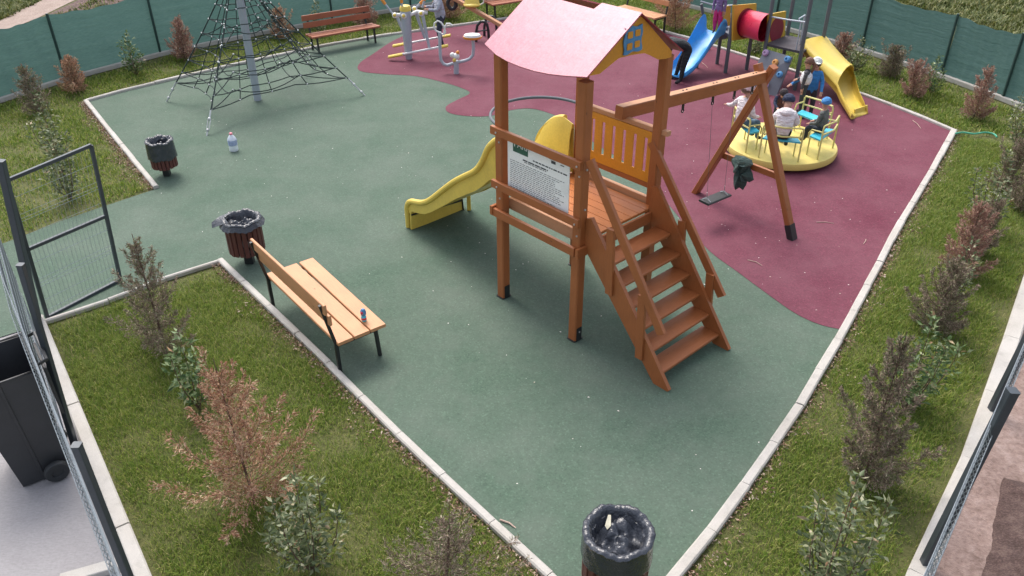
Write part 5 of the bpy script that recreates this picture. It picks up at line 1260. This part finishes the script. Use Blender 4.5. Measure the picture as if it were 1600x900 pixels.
# ================================================================== SHRUBS
def leafcloud(name, pos, dirs, L, Wd, mat, parent, rgn, fold=.35):
    n = len(pos); d = dirs / (np.linalg.norm(dirs, axis=1, keepdims=True) + 1e-9)
    rv = rgn.normal(size=(n, 3)); s = np.cross(d, rv); s /= np.linalg.norm(s, axis=1, keepdims=True) + 1e-9; nn = np.cross(s, d)
    L = L[:, None]; Wd = Wd[:, None]
    v0 = pos; v2 = pos + d * L - nn * L * .12; mid_ = pos + d * L * .45
    v1 = mid_ - s * Wd / 2 + nn * Wd * fold; v3 = mid_ + s * Wd / 2 + nn * Wd * fold
    V = np.stack([v0, v1, v2, v3], 1).reshape(-1, 3); i = np.arange(n)[:, None] * 4
    return npmesh(name, V, [i + np.array([[0, 1, 2]]), i + np.array([[0, 2, 3]])], mat, parent)
def conifer(label, base, h, w, mat, seed, n=5200, bare=.0, ll=.026, flare=1.0, group='young conifers planted in the lawns'):
    t_ = thing('conifer_shrub', label, 'shrub', base, 0, group); rgn = np.random.RandomState(seed); rg = random.Random(seed)
    tilt = Vector((rg.uniform(-.06, .06), rg.uniform(-.06, .06), 0)); tk = MB(); tk.tube([Vector((0, 0, 0)), tilt * h + UZ * h * .5, tilt * h * 1.4 + UZ * h * .92], [.012, .008, .003], 6)
    nb = 40; P_, D_ = [], []; br = MB()
    for b_ in range(nb):
        u = (b_ + rg.random()) / nb; u = u ** 1.25; z0 = h * (.03 + .80 * u); a = b_ * 2.4 + rg.uniform(-.5, .5); reach = w * .5 * (1 - u) ** .7 * rg.uniform(.5, 1.15) * flare + .025
        if rg.random() < .12: reach *= 1.35
        rise = reach * rg.uniform(.35, 1.3) * (1.15 if u > .3 else .7) + h * .05
        o0 = Vector((0, 0, z0)) + tilt * z0 * 1.4; d1 = Vector((math.cos(a), math.sin(a), 0)); tip = o0 + d1 * reach + UZ * rise
        cv = [lerp(o0, tip, q / 4) + UZ * (-.25 * rise * math.sin(math.pi * q / 4)) for q in range(5)]
        br.tube(cv, [.004, .003, .0025, .002, .001], 4, cap=False)
        c_ = np.array([tuple(p) for p in cv]); k_ = int(2.6 * n / nb * (.35 + 1.3 * reach / (w * .5))); t2 = rgn.rand(k_) ** .75 * 4 * .999; i_ = t2.astype(int); f = (t2 - i_)[:, None]
        p = c_[i_] * (1 - f) + c_[i_ + 1] * f; dr = c_[i_ + 1] - c_[i_]; dr /= np.linalg.norm(dr, axis=1, keepdims=True) + 1e-9
        # feathery plume: twigs swept forward along the branch, shorter towards its tip
        tt = rgn.rand(k_) ** .8; tt4 = tt * 3.999; i2 = tt4.astype(int); f2 = (tt4 - i2)[:, None]; root = c_[i2] * (1 - f2) + c_[i2 + 1] * f2; dr = c_[i2 + 1] - c_[i2]; dr /= np.linalg.norm(dr, axis=1, keepdims=True) + 1e-9
        ntw = 26; tid = rgn.randint(0, ntw, k_); tdir = rgn.normal(size=(ntw, 3)) * np.array([1, 1, .6]); pv = tdir[tid]; pv -= dr * (pv * dr).sum(1, keepdims=True); pv /= np.linalg.norm(pv, axis=1, keepdims=True) + 1e-9
        tpos = (np.arange(ntw) + .5) / ntw; tt = np.clip(tpos[tid] + rgn.normal(size=k_) * .012, 0, .999); tt4 = tt * 3.999; i2 = tt4.astype(int); f2 = (tt4 - i2)[:, None]; root = c_[i2] * (1 - f2) + c_[i2 + 1] * f2
        ol = (rgn.rand(k_) * (.022 + .30 * reach) * (1.05 - .85 * tt))[:, None]
        p2 = root + pv * ol * .75 + dr * ol * 1.0 + rgn.normal(size=(k_, 3)) * .004
        P_.append(p2); D_.append(dr * 1.0 + pv * .9 + rgn.normal(size=(k_, 3)) * .4)
    P_ = np.concatenate(P_); D_ = np.concatenate(D_); m_ = len(P_)
    kp = rgn.rand(m_) > bare; P_, D_ = P_[kp], D_[kp]; m_ = len(P_)
    tk.v += []; tk.build('trunk', M['bark'], t_, local=True); br.build('branches', M['bark'], t_, local=True)
    ll *= .78; leafcloud('foliage', P_, D_, ll * (.5 + rgn.rand(m_)), ll * .30 * (.6 + .8 * rgn.rand(m_)), M[mat], t_, rgn, .2); return t_
def laurel(label, base, h, w, mat, seed, stems=6, ll=.075, per=40, group='young laurels planted in the lawns'):
    t_ = thing('laurel_shrub', label, 'shrub', base, 0, group); rgn = np.random.RandomState(seed); rg = random.Random(seed); st = MB(); P_, D_ = [], []
    for s_ in range(stems):
        a = s_ * 2.4 + rg.random(); rch = w * .5 * rg.uniform(.3, .85) * (0 if s_ == 0 else 1); hh = h * (1 if s_ == 0 else rg.uniform(.40, .85))
        tip = Vector((math.cos(a) * rch, math.sin(a) * rch, hh)); cv = [lerp(Vector((0, 0, 0)), tip, q / 5) + Vector((math.cos(a), math.sin(a), 0)) * rch * .3 * math.sin(math.pi * q / 5) for q in range(6)]
        st.tube(cv, [.007, .006, .005, .004, .003, .002], 5, cap=False); c_ = np.array([tuple(p) for p in cv])
        k_ = int(1.9 * per * hh / h * (1.2 if s_ == 0 else 1)) + 4
        for q in range(k_):
            u = (.12 + .88 * (q + .5) / k_) * 4.999; i_ = int(u); f = u - i_; p = c_[i_] * (1 - f) + c_[i_ + 1] * f; an_ = q * 2.4 + rg.random()
            d = np.array([math.cos(an_), math.sin(an_), rg.uniform(-.1, .9)]); d /= np.linalg.norm(d)
            off_ = rg.uniform(0, .075) if u < 4.4 else .0
            for z_ in range(2): P_.append(p + d * (off_ + .02 * z_) + rgn.normal(size=3) * .008); D_.append(d + rgn.normal(size=3) * .35)
    P_, D_ = np.array(P_), np.array(D_); n = len(P_); st.build('stem', M['bark'], t_, local=True)
    leafcloud('foliage', P_, D_, ll * (.6 + .6 * rgn.rand(n)), ll * .42 * (.7 + .5 * rgn.rand(n)), M[mat], t_, rgn, .18); return t_
def at_px(bx_, by_, ty): b_ = G(bx_, by_); return b_, HT(b_, ty)
def pxw(b_, w): # picture width -> metres at b_
    d = (Vector(b_) - CO).dot(_fw); return w / (800 * F / d)
C_ = lambda l, bx_, by_, ty, w, mat, sd_, **k: (lambda bh: conifer(l, bh[0], bh[1], pxw(bh[0], w), mat, sd_, **k))(at_px(bx_, by_, ty))
L_ = lambda l, bx_, by_, ty, w, mat, sd_, **k: (lambda bh: laurel(l, bh[0], bh[1], pxw(bh[0], w), mat, sd_, **k))(at_px(bx_, by_, ty))
# near left lawn
C_('tall greyish brown conifer beside the gate, nearest the entrance path', 262, 556, 348, 105, 'grey_leaf', 11, n=5200, ll=.03)
L_('small half-hidden laurel behind the wide brown conifer on the left lawn', 312, 640, 520, 90, 'laurel', 12, stems=5, per=20)
C_('wide rust-brown conifer with spreading dead branches in the middle of the left lawn', 398, 785, 545, 180, 'brown_leaf', 13, n=4800, ll=.034, flare=1.25)
L_('leafy grey-green laurel at the lower end of the left lawn', 490, 892, 738, 125, 'laurel_dry', 14, stems=8, per=34, ll=.062)
C_('dry straw-coloured conifer at the bottom edge, next to the left kerb', 695, 925, 785, 165, 'grey_leaf', 15, n=3600, bare=.2, ll=.03)
# back left lawn
C_('slender conifer at the left edge of the picture by the green fence', 62, 178, 95, 50, 'grey_leaf', 21, n=2200, ll=.04)
L_('pale-leaved laurel behind the open gate, upper of the two', 92, 252, 142, 62, 'laurel_dry', 22, stems=7, per=24, ll=.07)
L_('pale-leaved laurel behind the open gate, lower of the two', 112, 312, 205, 58, 'laurel_dry', 23, stems=7, per=24, ll=.07)
C_('brown conifer against the fence, left of the rope net and of the green laurel', 120, 145, 82, 42, 'brown_leaf', 24, n=2200, ll=.04)
L_('dark green laurel against the fence between two brown conifers', 214, 118, 50, 36, 'laurel', 25, stems=6, per=22, ll=.07)
C_('pinkish brown conifer against the fence just left of the rope net', 290, 95, 20, 46, 'red_leaf', 26, n=2400, ll=.045)
C_('brown conifer seen through the rope net by the back fence', 440, 62, 8, 40, 'brown_leaf', 27, n=1800, ll=.045)
L_('thin laurel behind the red-brown bench', 500, 55, 3, 34, 'laurel_dry', 28, stems=5, per=18, ll=.07)
C_('spiky reddish conifer behind the right end of the red-brown bench', 571, 42, -12, 44, 'red_leaf', 29, n=1800, ll=.05)
C_('brown conifer behind the air walker and the person on it', 703, 30, -20, 46, 'brown_leaf', 30, n=1800, ll=.05)
# back right lawn
C_('large twiggy brown shrub beside the orange-brown bench', 1055, 46, -30, 72, 'brown_leaf', 31, n=4200, ll=.04)
L_('small laurel under the red tunnel of the play structure', 1180, 84, 56, 30, 'laurel_dry', 32, stems=6, per=18, ll=.06)
L_('laurel right behind the long yellow slide', 1336, 112, 58, 44, 'laurel_dry', 33, stems=6, per=24, ll=.06)
C_('reddish conifer touching the top of the long yellow slide', 1314, 92, 48, 34, 'red_leaf', 34, n=1500, ll=.04)
C_('grey-brown conifer against the back right fence', 1390, 122, 66, 44, 'grey_leaf', 35, n=2400, ll=.04)
C_('rusty conifer right of the yellow slide, next to a dark laurel', 1425, 153, 88, 46, 'red_leaf', 36, n=2600, ll=.036)
L_('dark laurel beside the rusty conifer near the back right fence', 1452, 147, 88, 36, 'laurel', 37, stems=6, per=22, ll=.06)
C_('separate reddish conifer near the back right corner of the lawn', 1520, 186, 94, 48, 'red_leaf', 38, n=2800, ll=.036)
# right-hand row
L_('tall laurel at the right edge near the corner of the fence', 1588, 235, 128, 56, 'laurel_dry', 41, stems=7, per=28, ll=.06)
C_('grey twiggy conifer just right of the green hose end', 1568, 300, 200, 56, 'grey_leaf', 42, n=3000, ll=.034)
L_('laurel with pale leaves in the right-hand row, below the grey twiggy conifer', 1535, 362, 235, 84, 'laurel_dry', 43, stems=9, per=30, ll=.058)
C_('reddish conifer in the right-hand row beside the maroon floor', 1500, 430, 305, 72, 'red_leaf', 44, n=4200, ll=.032)
C_('dull brown conifer in the right-hand row between the reddish one and the laurel', 1462, 520, 390, 84, 'grey_leaf', 45, n=4600, ll=.032)
L_('broad laurel in the right-hand row behind the tall brown conifer', 1412, 640, 492, 120, 'laurel', 46, stems=9, per=34, ll=.062)
C_('tall dark brown conifer on the lower right lawn', 1350, 752, 492, 120, 'grey_leaf', 47, n=8500, ll=.03)
L_('small laurel squeezed between the reddish and the dull brown conifer of the right-hand row', 1487, 478, 375, 56, 'laurel_dry', 51, stems=6, per=22, ll=.055)
C_('low grey conifer in the right-hand row just below the pale-leaved laurel', 1522, 398, 300, 50, 'grey_leaf', 52, n=2800, ll=.03)
C_('slim straw-coloured conifer at the right edge between two laurels', 1594, 330, 235, 44, 'grey_leaf', 49, n=2600, ll=.034)
L_('leafy laurel at the bottom right beside a red leaf', 1278, 945, 742, 125, 'laurel_dry', 48, stems=9, per=36, ll=.064)

# ================================================================== SMALL THINGS ON THE GROUND
rgn = np.random.RandomState(77)
zone = gp(LEFT_EDGE) + gp(RIGHT_EDGE[1:]) + gp(BACK_R[::-1][1:]) + gp(BACK_L[::-1][1:-1])
Z_ = np.array([(p[0], p[1]) for p in zone]); lo, hi = Z_.min(0), Z_.max(0); q = lo + rgn.rand(6000, 2) * (hi - lo)
pr = np.array([p[0] for p in zone]); keep = inside(q, Z_); q = q[keep]
ctr = np.array([[G(330, 270).x, G(330, 270).y], [G(760, 330).x, G(760, 330).y], [G(1250, 380).x, G(1250, 380).y]])
dd = np.min(np.linalg.norm(q[:, None] - ctr[None], axis=2), 1); q = q[rgn.rand(len(q)) < .06 + .22 * np.exp(-dd ** 2 / 2.2)]
n = len(q); P_ = np.column_stack([q, np.full(n, .022)]); D_ = np.column_stack([rgn.normal(size=(n, 2)), np.zeros(n)])
d = D_ / np.linalg.norm(D_, axis=1, keepdims=True); s_ = np.column_stack([-d[:, 1], d[:, 0], np.zeros(n)]); Ls = (.008 + .016 * rgn.rand(n))[:, None]
V = np.stack([P_, P_ + d * Ls * .5 + s_ * Ls * .35 + [0, 0, .003], P_ + d * Ls, P_ + d * Ls * .5 - s_ * Ls * .35 + [0, 0, .002]], 1).reshape(-1, 3)
o = npmesh('fallen_petals', V, [np.arange(n)[:, None] * 4 + np.array([[0, 3, 2, 1]])], M['petal']); o['kind'] = 'stuff'
def litter(lines, n, spread, seed):
    rg_ = np.random.RandomState(seed); out = []
    for ln, sgn in lines:
        pts_ = np.array([tuple(G(*p)) for p in ln]); sl_ = np.linalg.norm(np.diff(pts_, axis=0), axis=1); cum = np.concatenate([[0], np.cumsum(sl_)]); u = rg_.rand(n) * cum[-1]
        i_ = np.clip(np.searchsorted(cum, u) - 1, 0, len(sl_) - 1); f = ((u - cum[i_]) / sl_[i_])[:, None]; p = pts_[i_] * (1 - f) + pts_[i_ + 1] * f; d = (pts_[i_ + 1] - pts_[i_]) / sl_[i_][:, None]
        clump = .35 + .65 * np.clip(np.sin(u * 3.1 + seed) + np.sin(u * 7.3), 0, 1); off_ = sgn * (.05 + spread * rg_.rand(n) ** 2.0 * clump)
        p = p + np.column_stack([-d[:, 1], d[:, 0], np.zeros(n)]) * off_[:, None]; p[:, 2] = .008 + .03 * rg_.rand(n); out.append(p)
    return np.concatenate(out)
pl_ = litter([(LEFT_EDGE[3:], 1), (LEFT_EDGE[:3], 1), (RIGHT_EDGE, -1)], 1500, .26, 4)
if not inside(pl_[:50, :2], np.array([(p[0], p[1]) for p in lawn_left])).mean() > .4: pl_ = litter([(LEFT_EDGE[3:], -1), (LEFT_EDGE[:3], -1), (RIGHT_EDGE, -1)], 1500, .26, 4)
M['deadleaf'] = leafmat('dead_leaf_bits', [(0, (.14, .07, .05)), (.4, (.28, .16, .11)), (.75, (.42, .30, .22)), (1, (.58, .47, .40))], .8, .1)
nn_ = len(pl_); dl = rgn.normal(size=(nn_, 3)); dl[:, 2] *= .25
lo_ = leafcloud('leaf_litter', pl_, dl, .018 + .03 * rgn.rand(nn_), .008 + .012 * rgn.rand(nn_), M['deadleaf'], None, rgn); lo_['kind'] = 'stuff'
def twig(label, a, b, bend=.02, r=.005):
    a, b = G(*a, .024), G(*b, .024); mm = lerp(a, b, .5) + Vector((bend, bend, 0)); t_ = MB().tube([a, mm, b], [r, r * .9, r * .5], 5).build('twig', M['twig']); tag(t_, label, 'twig')
twig('bare twig on the maroon floor right of the swing frame foot', (1276, 347), (1303, 349))
twig('bare twig on the maroon floor below the swing frame', (1168, 406), (1191, 415))
twig('short pale twig near the right kerb beyond the maroon floor middle', (1353, 374), (1349, 381))
twig('thin twig on the maroon floor between yellow slide and right corner', (1426, 188), (1439, 201))
twig('reddish stick on the green floor near the bottom of the left kerb', (781, 812), (806, 825), .01, .007)
twig('thin twig lying under the blue slide', (1097, 98), (1106, 106), .01)
# hose end across the lawn at the corner
hs = [G(1491, 209, .05), G(1505, 206, .06), G(1522, 209, .05), G(1538, 206, .06), G(1552, 209, .05), G(1557, 216, .03)]
o = MB().tube(smooth_poly([(p.x, p.y) for p in hs]) and [Vector((p.x, p.y, .05)) for p in smooth_poly([(p.x, p.y) for p in hs])], .014, 8).build('garden_hose', M['hose']); tag(o, 'green garden hose lying across the grass at the right corner', 'hose')
# red leaves by the lower right laurel
rl = thing('red_plant', 'bright red young leaves sprouting in the grass beside the bottom right laurel', 'plant', G(1322, 812))
rr_m = leafmat('red_leaves', [(0, (.45, .06, .03)), (1, (.62, .16, .09))], .4, .3)
pr_ = np.array([[0, 0, .04], [0, 0, .08], [0, 0, .12], [0, 0, .14]]); dr_ = np.array([[-.6, 0, .5], [.5, .2, .6], [.9, 0, .2], [-.1, .1, 1]])
leafcloud('leaves', pr_, dr_, np.array([.08, .07, .06, .08]), np.array([.03, .028, .024, .03]), rr_m, rl, rgn); MB().tube([(0, 0, 0), (0, 0, .14)], .003, 5).build('stem', M['bark'], rl, local=True)
